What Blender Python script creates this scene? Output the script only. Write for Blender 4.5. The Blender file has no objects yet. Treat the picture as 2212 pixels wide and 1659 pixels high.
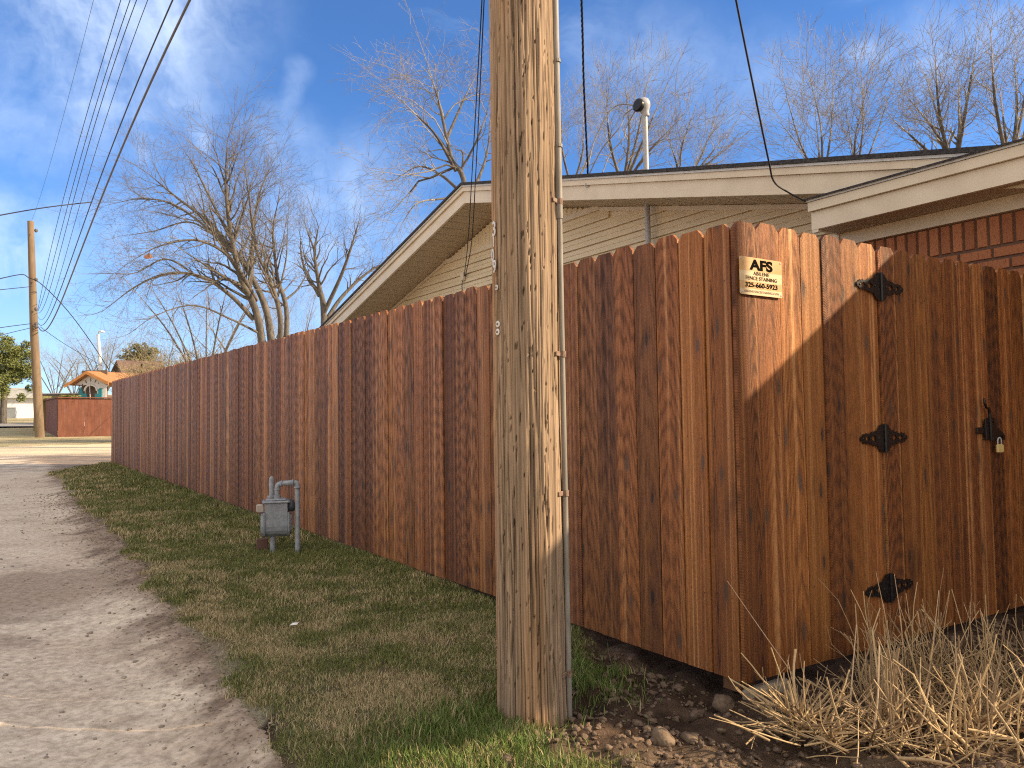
import bpy, bmesh, math, random
import numpy as np
from mathutils import Vector, Matrix
R = math.radians
S = bpy.context.scene
COL = S.collection

# ------------------------------------------------------------------ camera
F, PITCH, ROLL, EYE = 1747.4, .0468, .0134, 1.083
def _camrot():
    R0 = np.array([[1, 0, 0], [0, 0, -1], [0, 1, 0]], float)
    cp, sp, cr, sr = math.cos(PITCH), math.sin(PITCH), math.cos(ROLL), math.sin(ROLL)
    return np.array([[cr, sr, 0], [-sr, cr, 0], [0, 0, 1]]) @ np.array([[1, 0, 0], [0, cp, sp], [0, -sp, cp]]) @ R0
CM = _camrot()
cd = bpy.data.cameras.new("camera"); cam = bpy.data.objects.new("camera", cd); COL.objects.link(cam)
cd.sensor_width = 36; cd.lens = 36 * F / 2212; cd.clip_start = .05; cd.clip_end = 3000
mw = Matrix.Identity(4)
for i in range(3):
    mw[i][0] = CM[0][i]; mw[i][1] = -CM[1][i]; mw[i][2] = -CM[2][i]
mw[2][3] = EYE
cam.matrix_world = mw
S.camera = cam

# ------------------------------------------------------------------ light
SUN_AZ, SUN_EL = -6.0, 26.9          # azimuth from +x towards +y, elevation
sdir = Vector((math.cos(R(SUN_AZ)) * math.cos(R(SUN_EL)), math.sin(R(SUN_AZ)) * math.cos(R(SUN_EL)), math.sin(R(SUN_EL))))
sl = bpy.data.lights.new("sun", 'SUN'); sl.energy = 5.0; sl.angle = R(.55); sl.color = (1, .77, .50)
so = bpy.data.objects.new("sun", sl); COL.objects.link(so)
so.rotation_euler = sdir.to_track_quat('Z', 'Y').to_euler()
S.view_settings.view_transform = 'Standard'; S.view_settings.look = 'None'
S.view_settings.exposure = 0.84; S.view_settings.gamma = 1
S.cycles.use_denoising = False; S.cycles.filter_width = 1.15; S.cycles.max_bounces = 6; S.cycles.sample_clamp_indirect = 4

# ------------------------------------------------------------------ frames of reference
C0 = np.array([.8866, 3.2229])
DL = np.array([-math.sin(.5829), math.cos(.5829)])       # along the long fence, away
NL = np.array([math.cos(.5829), math.sin(.5829)])        # into the yard
DG = np.array([math.sin(.9816), math.cos(.9816)])        # along the gate side
EYEP = np.array([0, 0, EYE])
def ray(x, y): return CM.T @ np.array([(x - 1106) / F, (y - 829.5) / F, 1])
def at(x, y, Y):
    r = ray(x, y); return EYEP + r * (Y / r[1])
def yard(o, t, z=0.0):
    p = C0 + NL * o + DL * t; return np.array([p[0], p[1], z])
def plane(x, y, o):
    r = ray(x, y); return EYEP + r * (((C0 + NL * o) @ NL) / (r[:2] @ NL))
def gz(x, y):
    """height of the terrain (numpy or float)"""
    t = (x - C0[0]) * DL[0] + (y - C0[1]) * DL[1]
    t = np.clip(t, -60, 120)
    return .0139 * t + .016 * np.maximum(0, t - 38)

# ------------------------------------------------------------------ numpy noise
def vnoise(x, y, seed=0):
    xi = np.floor(x).astype(np.int64); yi = np.floor(y).astype(np.int64); fx = x - xi; fy = y - yi
    fx = fx * fx * (3 - 2 * fx); fy = fy * fy * (3 - 2 * fy)
    def h(a, b):
        n = (a * 374761393 + b * 668265263 + seed * 1442695041) & 0xffffffff
        n = ((n ^ (n >> 13)) * 1274126177) & 0xffffffff
        return ((n ^ (n >> 16)) & 0xffff) / 65535.0
    return (h(xi, yi) * (1 - fx) + h(xi + 1, yi) * fx) * (1 - fy) + (h(xi, yi + 1) * (1 - fx) + h(xi + 1, yi + 1) * fx) * fy
def fbm(x, y, seed=0, oct=4):
    s = 0; a = .5; tot = 0
    for i in range(oct):
        s = s + a * vnoise(x * 2 ** i, y * 2 ** i, seed + i * 17); tot += a; a *= .5
    return s / tot
def sstep(a, b, x):
    t = np.clip((x - a) / (b - a), 0, 1); return t * t * (3 - 2 * t)

# ------------------------------------------------------------------ node helpers
class NT:
    def __init__(s, nt): s.nt = nt; s.n = nt.nodes; s.l = nt.links
    def node(s, t, **k):
        n = s.n.new(t)
        for a, b in k.items(): setattr(n, a, b)
        return n
    def put(s, sock, v):
        if isinstance(v, bpy.types.NodeSocket): s.l.new(v, sock)
        elif v is not None:
            if hasattr(sock.default_value, '__len__') and not hasattr(v, '__len__'): v = (v,) * len(sock.default_value)
            if hasattr(v, '__len__') and len(sock.default_value) == 4 and len(v) == 3: v = (*v, 1)
            sock.default_value = v
    def m(s, op, a, b=None, c=None, clamp=False):
        n = s.node('ShaderNodeMath', operation=op, use_clamp=clamp)
        for i, v in enumerate((a, b, c)):
            if v is not None: s.put(n.inputs[i], v)
        return n.outputs[0]
    def vm(s, op, a, b=None, c=None, scale=None):
        n = s.node('ShaderNodeVectorMath', operation=op)
        for i, v in enumerate((a, b, c)):
            if v is not None: s.put(n.inputs[i], v)
        if scale is not None: s.put(n.inputs['Scale'], scale)
        return n.outputs['Value'] if op in ('LENGTH', 'DOT_PRODUCT', 'DISTANCE') else n.outputs[0]
    def mix(s, f, a, b, bt='MIX'):
        n = s.node('ShaderNodeMix', data_type='RGBA', blend_type=bt)
        s.put(n.inputs[0], f); s.put(n.inputs[6], a); s.put(n.inputs[7], b); return n.outputs[2]
    def noise(s, vec, scale, detail=3, rough=.55, dist=0, col=False):
        n = s.node('ShaderNodeTexNoise'); s.put(n.inputs['Vector'], vec)
        n.inputs['Scale'].default_value = scale; n.inputs['Detail'].default_value = detail
        n.inputs['Roughness'].default_value = rough; n.inputs['Distortion'].default_value = dist
        return n.outputs[1 if col else 0]
    def vor(s, vec, scale, feat='F1', out='Distance', rnd=1, dim='3D'):
        n = s.node('ShaderNodeTexVoronoi', feature=feat, voronoi_dimensions=dim); s.put(n.inputs['Vector'], vec)
        n.inputs['Scale'].default_value = scale; n.inputs['Randomness'].default_value = rnd
        return n.outputs[out]
    def ramp(s, f, a, b, c=0., d=1., smooth=True):
        n = s.node('ShaderNodeMapRange', interpolation_type='SMOOTHSTEP' if smooth else 'LINEAR'); n.clamp = True
        for i, v in enumerate((f, a, b, c, d)): s.put(n.inputs[i], v)
        return n.outputs[0]
    def sep(s, v):
        n = s.node('ShaderNodeSeparateXYZ'); s.put(n.inputs[0], v); return n.outputs
    def comb(s, x, y, z):
        n = s.node('ShaderNodeCombineXYZ')
        for i, v in enumerate((x, y, z)): s.put(n.inputs[i], v)
        return n.outputs[0]
    def attr(s, name, out='Color'):
        n = s.node('ShaderNodeAttribute', attribute_name=name); return n.outputs[out]
    def pos(s): return s.node('ShaderNodeTexCoord').outputs['Object']
    def gpos(s): return s.node('ShaderNodeNewGeometry').outputs['Position']
    def bump(s, h, strength=.5, dist=.01):
        n = s.node('ShaderNodeBump'); s.put(n.inputs['Height'], h); n.inputs['Strength'].default_value = strength
        n.inputs['Distance'].default_value = dist; return n.outputs[0]

def mat(name, fn=None, col=(.5, .5, .5), rough=.7, metal=0, spec=.4):
    m = bpy.data.materials.new(name); m.use_nodes = True
    nt = NT(m.node_tree); b = m.node_tree.nodes['Principled BSDF']
    b.inputs['Base Color'].default_value = (*col, 1); b.inputs['Roughness'].default_value = rough
    b.inputs['Metallic'].default_value = metal; b.inputs['Specular IOR Level'].default_value = spec
    if fn:
        r = fn(nt)
        for k, v in r.items():
            nt.put(b.inputs[k], v)
    return m
def speckle(c1, c2, scale=20, rough=.6, metal=0, bump=.2, stretch=(1, 1, 1), dist=.004):
    def fn(t):
        v = t.vm('MULTIPLY', t.pos(), stretch); n = t.noise(v, scale, 5, .65)
        n2 = t.noise(v, scale * .18, 3)
        c = t.mix(t.ramp(n, .3, .7), c1, c2); c = t.mix(t.m('MULTIPLY', t.ramp(n2, .45, .75), .45), c, c2)
        return {'Base Color': c, 'Normal': t.bump(n, bump, dist), 'Roughness': t.ramp(n, .2, .8, rough - .1, rough + .12)}
    return fn

# ------------------------------------------------------------------ world: sky + cirrus
w = bpy.data.worlds.new("World"); S.world = w; w.use_nodes = True
t = NT(w.node_tree); bg = w.node_tree.nodes['Background']
sky = t.node('ShaderNodeTexSky', sky_type='NISHITA'); sky.sun_disc = False
sky.sun_elevation = R(SUN_EL); sky.sun_rotation = R(90 - SUN_AZ)
sky.air_density = 1.0; sky.dust_density = .6; sky.ozone_density = 3.2; sky.altitude = 500
d = t.vm('NORMALIZE', t.node('ShaderNodeTexCoord').outputs['Generated'])
def udir(px): r = ray(*px); return tuple(r / np.linalg.norm(r))
warp = t.vm('SCALE', t.vm('SUBTRACT', t.noise(d, 4.5, 5, .6, col=True), (.5, .5, .5)), scale=.085)
dw = t.vm('ADD', d, warp)
def capsule(A, B, r, soft=.75):
    A = np.array(udir(A)); B = np.array(udir(B)); ab = B - A
    pa = t.vm('SUBTRACT', dw, tuple(A)); h = t.m('DIVIDE', t.vm('DOT_PRODUCT', pa, tuple(ab)), float(ab @ ab), clamp=True)
    q = t.vm('SUBTRACT', pa, t.vm('SCALE', tuple(ab), scale=h))
    return t.ramp(t.vm('LENGTH', q), r, r * (1 - soft) * .4)
streak = t.noise(t.vm('ADD', t.vm('MULTIPLY', dw, (12, 4, 4)), t.vm('SCALE', warp, scale=16)), 1.5, 7, .6)
fine = t.noise(t.vm('MULTIPLY', dw, (9, 9, 22)), 2.4, 7, .65)
mask = None
for A, B, r, amt in [((330, -60), (210, 120), .17, .8), ((150, 130), (130, 230), .055, .6), ((130, 205), (310, 330), .016, 1.), ((120, 225), (200, 270), .02, .6),
                     ((390, 60), (345, 180), .08, .5), ((350, 180), (370, 240), .022, .9), ((370, 240), (425, 300), .026, .9), ((235, 240), (290, 330), .03, .8),
                     ((645, 150), (600, 250), .022, .26), ((600, 250), (640, 330), .035, .26), ((620, 330), (760, 420), .07, .32), ((30, 540), (-60, 560), .09, .75), ((120, 560), (420, 470), .1, .4),
                     ((500, 560), (760, 460), .12, .45), ((640, 650), (820, 600), .12, .45),
                     ((1980, 110), (2250, 60), .07, .35), ((1350, 130), (1700, 200), .09, .25), ((2050, 150), (1850, 120), .03, .35), ((-300, 200), (60, 260), .12, .4)]:
    k = t.m('MULTIPLY', capsule(A, B, r), amt)
    mask = k if mask is None else t.m('MAXIMUM', mask, k)
tex = t.m('ADD', t.m('MULTIPLY', streak, .75), t.m('MULTIPLY', fine, .22))
cl = t.m('MULTIPLY', mask, t.ramp(tex, .18, .78))
wisp = t.m('MULTIPLY', t.ramp(t.noise(t.vm('MULTIPLY', dw, (2, 3, 9)), 2.2, 7, .6), .5, .85), .18)
cl = t.m('ADD', cl, wisp, clamp=True)
zz = t.sep(d)[2]
cl = t.m('MAXIMUM', cl, t.ramp(zz, .26, -.02, 0, .42))
skyc = t.mix(1, sky.outputs[0], (.49, .73, 1.02), 'MULTIPLY')
base = t.mix(cl, skyc, (4.9, 5.8, 7.2))
dy_ = t.sep(d)[1]       # warm fill added to unseen sky beside and behind the camera, lifts the shade
sky_fill = t.m('MULTIPLY', t.ramp(dy_, .52, -.10), t.m('MULTIPLY_ADD', t.ramp(fine, .3, .7), .35, .6))
t.put(bg.inputs[0], t.mix(sky_fill, base, (7.2, 6.4, 5.2)))
bg.inputs[1].default_value = .115

# ------------------------------------------------------------------ mesh helpers
def link(o): COL.objects.link(o); return o
def tag(o, label=None, cat=None, group=None, kind=None):
    for k, v in (('label', label), ('category', cat), ('group', group), ('kind', kind)):
        if v: o[k] = v
    return o
def empty(name, loc, rz=0, **k):
    o = bpy.data.objects.new(name, None); o.location = [float(a) for a in loc]; o.rotation_euler = (0, 0, rz); o.empty_display_size = .1
    link(o); return tag(o, **k)
def mesh_np(name, V, Fq, m, parent=None, attrs=None, smooth=False, tris=None):
    me = bpy.data.meshes.new(name); V = np.asarray(V, np.float32); Fq = np.asarray(Fq, np.int32).reshape(-1, 4) if len(Fq) else np.zeros((0, 4), np.int32)
    nt_ = 0 if tris is None else len(tris)
    me.vertices.add(len(V)); me.vertices.foreach_set('co', V.ravel())
    li = Fq.ravel(); starts = np.arange(len(Fq)) * 4
    if nt_:
        tr = np.asarray(tris, np.int32); starts = np.concatenate([starts, len(li) + np.arange(nt_) * 3]); li = np.concatenate([li, tr.ravel()])
    me.loops.add(len(li)); me.loops.foreach_set('vertex_index', li)
    me.polygons.add(len(starts)); me.polygons.foreach_set('loop_start', starts)
    if smooth: me.polygons.foreach_set('use_smooth', np.ones(len(starts), bool))
    for k, a in (attrs or {}).items():
        a = np.asarray(a, np.float32)
        if a.shape[1] == 4:
            at_ = me.attributes.new(k, 'FLOAT_COLOR', 'POINT'); at_.data.foreach_set('color', a.ravel())
        else:
            at_ = me.attributes.new(k, 'FLOAT_VECTOR', 'POINT'); at_.data.foreach_set('vector', a.ravel())
    me.update(calc_edges=True); me.validate()
    me.materials.append(m)
    o = bpy.data.objects.new(name, me)
    if parent: o.parent = parent
    return link(o)

class MB:
    """collects shapes and makes ONE mesh object"""
    def __init__(s): s.v = []; s.f = []; s.sm = []
    def add(s, vs, fs, smooth=False):
        n = len(s.v); s.v += [tuple(map(float, a)) for a in vs]; s.f += [tuple(i + n for i in f) for f in fs]; s.sm += [smooth] * len(fs); return s
    def hexa(s, p):   # 8 pts: 4 bottom ccw, 4 top
        return s.add(p, [(3, 2, 1, 0), (4, 5, 6, 7), (0, 1, 5, 4), (1, 2, 6, 5), (2, 3, 7, 6), (3, 0, 4, 7)])
    def box(s, c, d, rz=0, M=None):
        M = M or Matrix.Rotation(rz, 3, 'Z'); c = Vector(c); p = []
        for z in (-.5, .5):
            for x, y in ((-.5, -.5), (.5, -.5), (.5, .5), (-.5, .5)): p.append(c + M @ Vector((x * d[0], y * d[1], z * d[2])))
        return s.hexa(p)
    def bbox(s, c, d, b=.005, rz=0, M=None):
        """box with chamfered vertical and top edges"""
        M = M or Matrix.Rotation(rz, 3, 'Z'); c = Vector(c); hx, hy, hz = d[0] / 2, d[1] / 2, d[2] / 2
        def ring(k, z): return [(-hx + k, -hy), (hx - k, -hy), (hx, -hy + k), (hx, hy - k), (hx - k, hy), (-hx + k, hy), (-hx, hy - k), (-hx, -hy + k)]
        vs = []
        for z, sh in ((-hz, b), (-hz + b, 0), (hz - b, 0), (hz, b)):
            for x, y in ring(b, z):
                x = math.copysign(max(abs(x) - sh, 0), x); y = math.copysign(max(abs(y) - sh, 0), y); vs.append(c + M @ Vector((x, y, z)))
        fs = [tuple(range(7, -1, -1)), tuple(range(24, 32))]
        for r_ in range(3):
            for i in range(8): fs.append((r_ * 8 + i, r_ * 8 + (i + 1) % 8, (r_ + 1) * 8 + (i + 1) % 8, (r_ + 1) * 8 + i))
        return s.add(vs, fs)
    def tube(s, pts, r, n=8, cap=True):
        pts = [Vector(p) for p in pts]; k = len(pts); rr = r if hasattr(r, '__len__') else [r] * k
        vs = []; up = None
        for i, p in enumerate(pts):
            d_ = (pts[min(i + 1, k - 1)] - pts[max(i - 1, 0)]).normalized()
            if up is None: up = d_.orthogonal().normalized()
            else: up = (up - d_ * up.dot(d_)).normalized()
            b = d_.cross(up)
            for j in range(n):
                a = 2 * math.pi * j / n; vs.append(p + (up * math.cos(a) + b * math.sin(a)) * rr[i])
        fs = [(i * n + j, i * n + (j + 1) % n, (i + 1) * n + (j + 1) % n, (i + 1) * n + j) for i in range(k - 1) for j in range(n)]
        s.add(vs, fs, True)
        if cap: s.add([vs[j] for j in range(n)][::-1], [tuple(range(n))]); s.add([vs[(k - 1) * n + j] for j in range(n)], [tuple(range(n))])
        return s
    def lathe(s, prof, c=(0, 0, 0), n=20, M=None):
        M = M or Matrix.Identity(3); c = Vector(c); vs = []
        for r_, z in prof:
            for j in range(n):
                a = 2 * math.pi * j / n; vs.append(c + M @ Vector((r_ * math.cos(a), r_ * math.sin(a), z)))
        fs = [(i * n + j, i * n + (j + 1) % n, (i + 1) * n + (j + 1) % n, (i + 1) * n + j) for i in range(len(prof) - 1) for j in range(n)]
        s.add(vs, fs, True); s.add(vs[:n][::-1], [tuple(range(n))]); s.add(vs[-n:], [tuple(range(n))]); return s
    def prism(s, poly, a, b):
        """poly: list of 3D points, extruded by vector a..b"""
        a = Vector(a); b = Vector(b); n = len(poly); P = [Vector(p) for p in poly]
        return s.add([p + a for p in P] + [p + b for p in P], [tuple(range(n - 1, -1, -1)), tuple(range(n, 2 * n))] + [(i, (i + 1) % n, n + (i + 1) % n, n + i) for i in range(n)])
    def build(s, name, m, parent=None):
        me = bpy.data.meshes.new(name); me.from_pydata(s.v, [], s.f)
        me.polygons.foreach_set('use_smooth', s.sm); me.update(); me.materials.append(m)
        bm = bmesh.new(); bm.from_mesh(me); bmesh.ops.recalc_face_normals(bm, faces=bm.faces); bm.to_mesh(me); bm.free()
        o = bpy.data.objects.new(name, me)
        if parent: o.parent = parent
        return link(o)
def spline(pts, n=8):
    P = [np.array(p, float) for p in pts]; P = [2 * P[0] - P[1]] + P + [2 * P[-1] - P[-2]]; out = []
    for i in range(1, len(P) - 2):
        for k in range(n):
            u = k / n; a, b, c_, d_ = P[i - 1], P[i], P[i + 1], P[i + 2]
            out.append(.5 * (2 * b + (c_ - a) * u + (2 * a - 5 * b + 4 * c_ - d_) * u * u + (3 * b - a - 3 * c_ + d_) * u ** 3))
    out.append(P[-2]); return out
def wire_obj(name, pts, r, m, parent=None, n=6, k=10, **tg):
    o = MB().tube(spline(pts, k), r, n).build(name, m, parent); return tag(o, **tg)
def flat2d(name, splines, M, thick, m, parent=None):
    """outline with holes (2D curve fill) extruded to a real thickness"""
    cu = bpy.data.curves.new(name, 'CURVE'); cu.dimensions = '2D'; cu.fill_mode = 'BOTH'; cu.extrude = thick / 2
    for sp in splines:
        s_ = cu.splines.new('POLY'); s_.points.add(len(sp) - 1); s_.use_cyclic_u = True
        for i, p in enumerate(sp): s_.points[i].co = (p[0], p[1], 0, 1)
    return curve_mesh(name, cu, M, m, parent)
def curve_mesh(name, cu, M, m, parent):
    tmp = bpy.data.objects.new('tmp', cu); COL.objects.link(tmp); bpy.context.view_layer.update()
    me = bpy.data.meshes.new_from_object(tmp.evaluated_get(bpy.context.evaluated_depsgraph_get()))
    bpy.data.objects.remove(tmp); me.name = name; me.transform(M); me.materials.clear(); me.materials.append(m)
    o = bpy.data.objects.new(name, me)
    if parent: o.parent = parent
    return link(o)
def text_mesh(name, body, size, M, m, parent, sx=1, bold=0, thick=.0008, shear=0, space=1):
    cu = bpy.data.curves.new(name, 'FONT'); cu.body = body; cu.size = size; cu.align_x = 'CENTER'; cu.align_y = 'CENTER'
    cu.offset = bold; cu.extrude = thick; cu.shear = shear; cu.space_character = space
    return curve_mesh(name, cu, M @ Matrix.Diagonal((sx, 1, 1, 1)), m, parent)
def frame4(origin, xa, ya):
    xa = Vector(xa).normalized(); ya = Vector(ya).normalized(); z = xa.cross(ya); M = Matrix.Identity(4)
    for i in range(3): M[i][0] = xa[i]; M[i][1] = ya[i]; M[i][2] = z[i]; M[i][3] = float(origin[i])
    return M

# ------------------------------------------------------------------ materials
def wood_fn(t, base=None):
    wc = t.attr('wc', 'Vector'); rn = t.attr('wr'); u, v, sd = t.sep(wc); r1, r2, r3 = t.sep(rn)
    def nz(fu, fv, fs, det=3, ro=.55): return t.noise(t.comb(t.m('MULTIPLY', u, fu), t.m('MULTIPLY', v, fv), t.m('MULTIPLY', sd, fs)), 1, det, ro)
    M_ = lambda a, b: t.m('MULTIPLY', a, b)
    low = nz(7, .9, 7.3, 2); low2 = nz(24, 2.4, 4.3, 2)
    # flat-sawn growth rings: nested arches round a slowly drifting pith line
    uo = t.m('ADD', t.m('SUBTRACT', u, t.m('MULTIPLY_ADD', r2, .09, .02)), M_(t.m('SUBTRACT', low, .5), .03))
    dep = t.m('ADD', M_(t.m('SUBTRACT', v, M_(r3, 2.4)), t.m('MULTIPLY_ADD', r1, .045, .012)), M_(t.m('SUBTRACT', low2, .5), .012))
    rad = t.m('SQRT', t.m('ADD', M_(uo, uo), t.m('ADD', M_(dep, dep), .00012)))
    ring = t.m('MULTIPLY_ADD', t.m('SINE', M_(rad, 1500)), .5, .5); ring = t.m('POWER', ring, 1.6)
    fib = nz(420, 9, 13.7, 3, .7); fuzz = nz(190, 55, 9.1, 3, .7)
    band = nz(44, .25, 5.1, 3, .6); tone = nz(7, .75, 3.3, 3, .5); stain = nz(11, 2.1, 6.1, 3, .55)
    saw = M_(t.m('MULTIPLY_ADD', t.m('SINE', t.m('ADD', M_(v, 560), M_(M_(u, u), 9500))), .5, .5), t.ramp(r1, .66, .74))
    kv = t.comb(t.m('ADD', M_(u, 11), M_(sd, 37.3)), M_(v, 3.4), 0); kd = t.vor(kv, 1.0, dim='2D'); kc = t.sep(t.vor(kv, 1.0, out='Color', dim='2D'))[0]
    kq = t.m('ADD', kd, M_(t.m('SUBTRACT', low2, .5), .16)); kon = t.m('GREATER_THAN', kc, .74)
    kn = M_(t.ramp(kq, .15, .07), kon); kh = M_(t.ramp(kq, .36, .10), kon)
    g = t.m('ADD', M_(ring, t.m('MULTIPLY_ADD', r2, .20, .04)), t.m('ADD', M_(fib, .46), t.m('ADD', M_(fuzz, .36), M_(band, .80))))
    g = t.m('ADD', g, M_(saw, .14)); g = t.ramp(g, .66, 1.20, 0, 1, False)
    light = t.mix(r1, (.36, .140, .034), (.27, .088, .023)); dark = t.mix(r2, (.032, .0105, .004), (.058, .020, .007))
    c = t.mix(g, light, dark)
    c = t.mix(M_(t.ramp(tone, .50, .68), .45), c, t.mix(g, (.17, .058, .024), (.036, .013, .006)))           # plum-brown zones
    c = t.mix(M_(t.ramp(band, .47, .36), t.m('MULTIPLY_ADD', r3, .6, .1)), c, t.mix(g, (.42, .235, .10), (.12, .056, .022)))   # paler streaks
    c = t.mix(M_(t.ramp(stain, .58, .74), .6), c, (.045, .017, .008))
    c = t.mix(M_(kh, .45), c, (.10, .04, .018)); c = t.mix(M_(kn, .85), c, t.mix(r3, (.022, .012, .008), (.085, .052, .036)))
    zp = t.sep(t.gpos())[2]; nail = None
    for zk in (.365, 1.0, 1.64):
        for uk in (.030, .106):
            q = t.m('LESS_THAN', t.m('ADD', t.m('ABSOLUTE', t.m('SUBTRACT', zp, zk + uk * .12)), t.m('ABSOLUTE', t.m('SUBTRACT', u, uk))), .0042); nail = q if nail is None else t.m('MAXIMUM', nail, q)
    c = t.mix(M_(nail, .8), c, (.022, .013, .010))
    f = lambda x, a, b: t.m('MULTIPLY_ADD', x, a, b)
    c = t.mix(1, c, t.comb(f(r3, .66, .72), f(r3, .68, .70), f(r3, .72, .67)), 'MULTIPLY')
    h = t.m('SUBTRACT', t.m('ADD', M_(g, -.8), M_(fuzz, -.6)), M_(kn, .4))
    return {'Base Color': c, 'Normal': t.bump(h, .9, .003), 'Roughness': t.ramp(g, 0, 1, .5, .72)}
M_CEDAR = mat('stained_cedar', wood_fn, spec=.35)
def redfence_fn(t):
    wc = t.attr('wc', 'Vector'); u, v, sd = t.sep(wc)
    n = t.noise(t.comb(t.m('MULTIPLY', sd, 3.7), t.m('MULTIPLY', v, .9), u), 1.3, 4); n2 = t.noise(t.comb(t.m('MULTIPLY', u, 40), t.m('MULTIPLY', v, 1.5), sd), 1, 5, .65)
    c = t.mix(t.ramp(n, .35, .7), (.15, .052, .032), (.20, .075, .047)); c = t.mix(t.m('MULTIPLY', t.ramp(n2, .6, .8), .6), c, (.34, .17, .115))
    return {'Base Color': c, 'Normal': t.bump(n2, .4, .004)}
M_RED = mat('red_brown_paint', redfence_fn, rough=.75)
def pole_fn(t):
    c = t.attr('col'); p = t.pos(); f = t.noise(t.vm('MULTIPLY', p, (160, 160, 5)), 1, 5, .7)
    c = t.mix(1, c, t.mix(t.ramp(f, .3, .7), (.72, .7, .68), (1.2, 1.18, 1.15)), 'MULTIPLY')
    return {'Base Color': c, 'Normal': t.bump(f, .5, .003), 'Roughness': .85}
M_POLE = mat('weathered_pole_wood', pole_fn, spec=.2)
def siding_fn(t):
    p = t.gpos(); n = t.noise(p, 3, 4); n2 = t.noise(t.vm('MULTIPLY', p, (6, 6, 60)), 4, 3)
    c = t.mix(t.ramp(n, .3, .75), (.74, .63, .45), (.67, .57, .405)); return {'Base Color': c, 'Normal': t.bump(n2, .05, .002)}
M_SIDING = mat('beige_vinyl_siding', siding_fn, rough=.55)
M_FASCIA = mat('beige_metal_fascia', lambda t: {'Base Color': t.mix(t.ramp(t.noise(t.gpos(), 5, 4), .3, .8), (.70, .61, .47), (.62, .53, .40))}, rough=.45)
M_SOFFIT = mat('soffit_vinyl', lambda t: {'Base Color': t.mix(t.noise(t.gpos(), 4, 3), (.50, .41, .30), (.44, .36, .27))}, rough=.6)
M_DRIP = mat('painted_drip_edge', speckle((.62, .63, .63), (.5, .5, .49), 30, .4, .2, .05), rough=.4)
def shingle_fn(t):
    p = t.gpos(); n = t.noise(p, 60, 4, .7); n2 = t.noise(p, 5, 3)
    return {'Base Color': t.mix(t.ramp(n, .35, .7), (.022, .022, .026), (.075, .07, .07)), 'Normal': t.bump(t.m('ADD', n, n2), .8, .008)}
M_SHINGLE = mat('dark_shingles', shingle_fn, rough=.95)
def brick_fn(t):
    wc = t.attr('wc', 'Vector'); sd = t.sep(wc)[2]; n = t.noise(t.gpos(), 60, 5, .7); n3 = t.noise(t.vm('MULTIPLY', t.gpos(), (30, 30, 9)), 3, 4, .7)
    k = t.m('FRACT', t.m('MULTIPLY', sd, 7.77))
    c = t.mix(k, (.32, .12, .053), (.45, .178, .08)); c = t.mix(t.ramp(n3, .5, .75), c, (.24, .066, .032)); c = t.mix(t.m('MULTIPLY', t.ramp(n, .6, .8), .5), c, (.5, .22, .12))
    return {'Base Color': c, 'Normal': t.bump(t.m('ADD', n, n3), .8, .006)}
M_BRICK = mat('orange_brick', brick_fn, rough=.88)
M_MORTAR = mat('dark_mortar', speckle((.10, .058, .04), (.16, .09, .06), 80, .9), rough=.9)
M_GALV = mat('galvanised_steel', speckle((.44, .45, .47), (.32, .33, .35), 40, .38, .75, .1), rough=.35)
M_CONDUIT = mat('weathered_conduit', speckle((.30, .28, .255), (.17, .155, .135), 45, .6, .15, .25, (1, 1, .12)), rough=.6)
M_RUST = mat('rusty_strap', speckle((.15, .085, .06), (.28, .2, .15), 60, .7, .3, .4), rough=.7)
M_BLACK = mat('black_powder_coat', speckle((.006, .006, .007), (.014, .014, .015), 80, .32, 0, .15), rough=.3)
M_BRASS = mat('brass', speckle((.62, .5, .22), (.5, .38, .15), 60, .35, .8, .1), rough=.3)
M_CABLE = mat('black_cable', speckle((.012, .012, .016), (.03, .03, .035), 40, .55), rough=.5)
M_CABLEG = mat('grey_cable', speckle((.06, .06, .07), (.13, .12, .13), 25, .6), rough=.6)
M_WIREL = mat('grey_service_wire', speckle((.3, .28, .27), (.16, .15, .15), 30, .6), rough=.6)
M_METER = mat('grey_meter_paint', speckle((.33, .36, .41), (.22, .24, .275), 26, .45, .1, .25), rough=.45)
M_METERD = mat('dark_regulator_paint', speckle((.06, .07, .09), (.1, .11, .13), 30, .5), rough=.5)
M_INDEX = mat('faded_index_cover', speckle((.52, .46, .40), (.38, .33, .29), 30, .5), rough=.5)
M_ALU = mat('aluminium_digit', speckle((.68, .67, .64), (.5, .49, .47), 90, .45, .35, .1), rough=.4)
M_CONC = mat('concrete', speckle((.38, .32, .24), (.24, .19, .14), 40, .9), rough=.9)
M_WHITE = mat('white_render', speckle((.78, .79, .8), (.66, .67, .69), 10, .7), rough=.7)
M_GREYW = mat('grey_paint_and_shade', speckle((.42, .44, .46), (.36, .38, .40), 3, .7), rough=.7)  # grey paint; on the low street wall it stands for shade
M_RUSTROOF = mat('rusty_metal_roof', speckle((.50, .24, .10), (.33, .15, .07), 9, .6, .1, .3), rough=.6)
M_ORANGE = mat('orange_stained_trim', speckle((.58, .27, .09), (.45, .2, .07), 9, .6), rough=.6)
M_TURQ = mat('turquoise_paint', speckle((.03, .30, .34), (.02, .2, .25), 15, .5), rough=.5)
M_BROWNROOF = mat('brown_roof', speckle((.13, .085, .07), (.19, .125, .10), 8, .9), rough=.9)
M_BROWNW = mat('brown_wall', speckle((.20, .15, .12), (.14, .1, .08), 8, .8), rough=.8)
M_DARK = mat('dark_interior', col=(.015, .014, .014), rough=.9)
M_GREENW = mat('aged_green_boards', speckle((.25, .25, .10), (.14, .13, .06), 14, .8, stretch=(1, 1, .1)), rough=.8)
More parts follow.
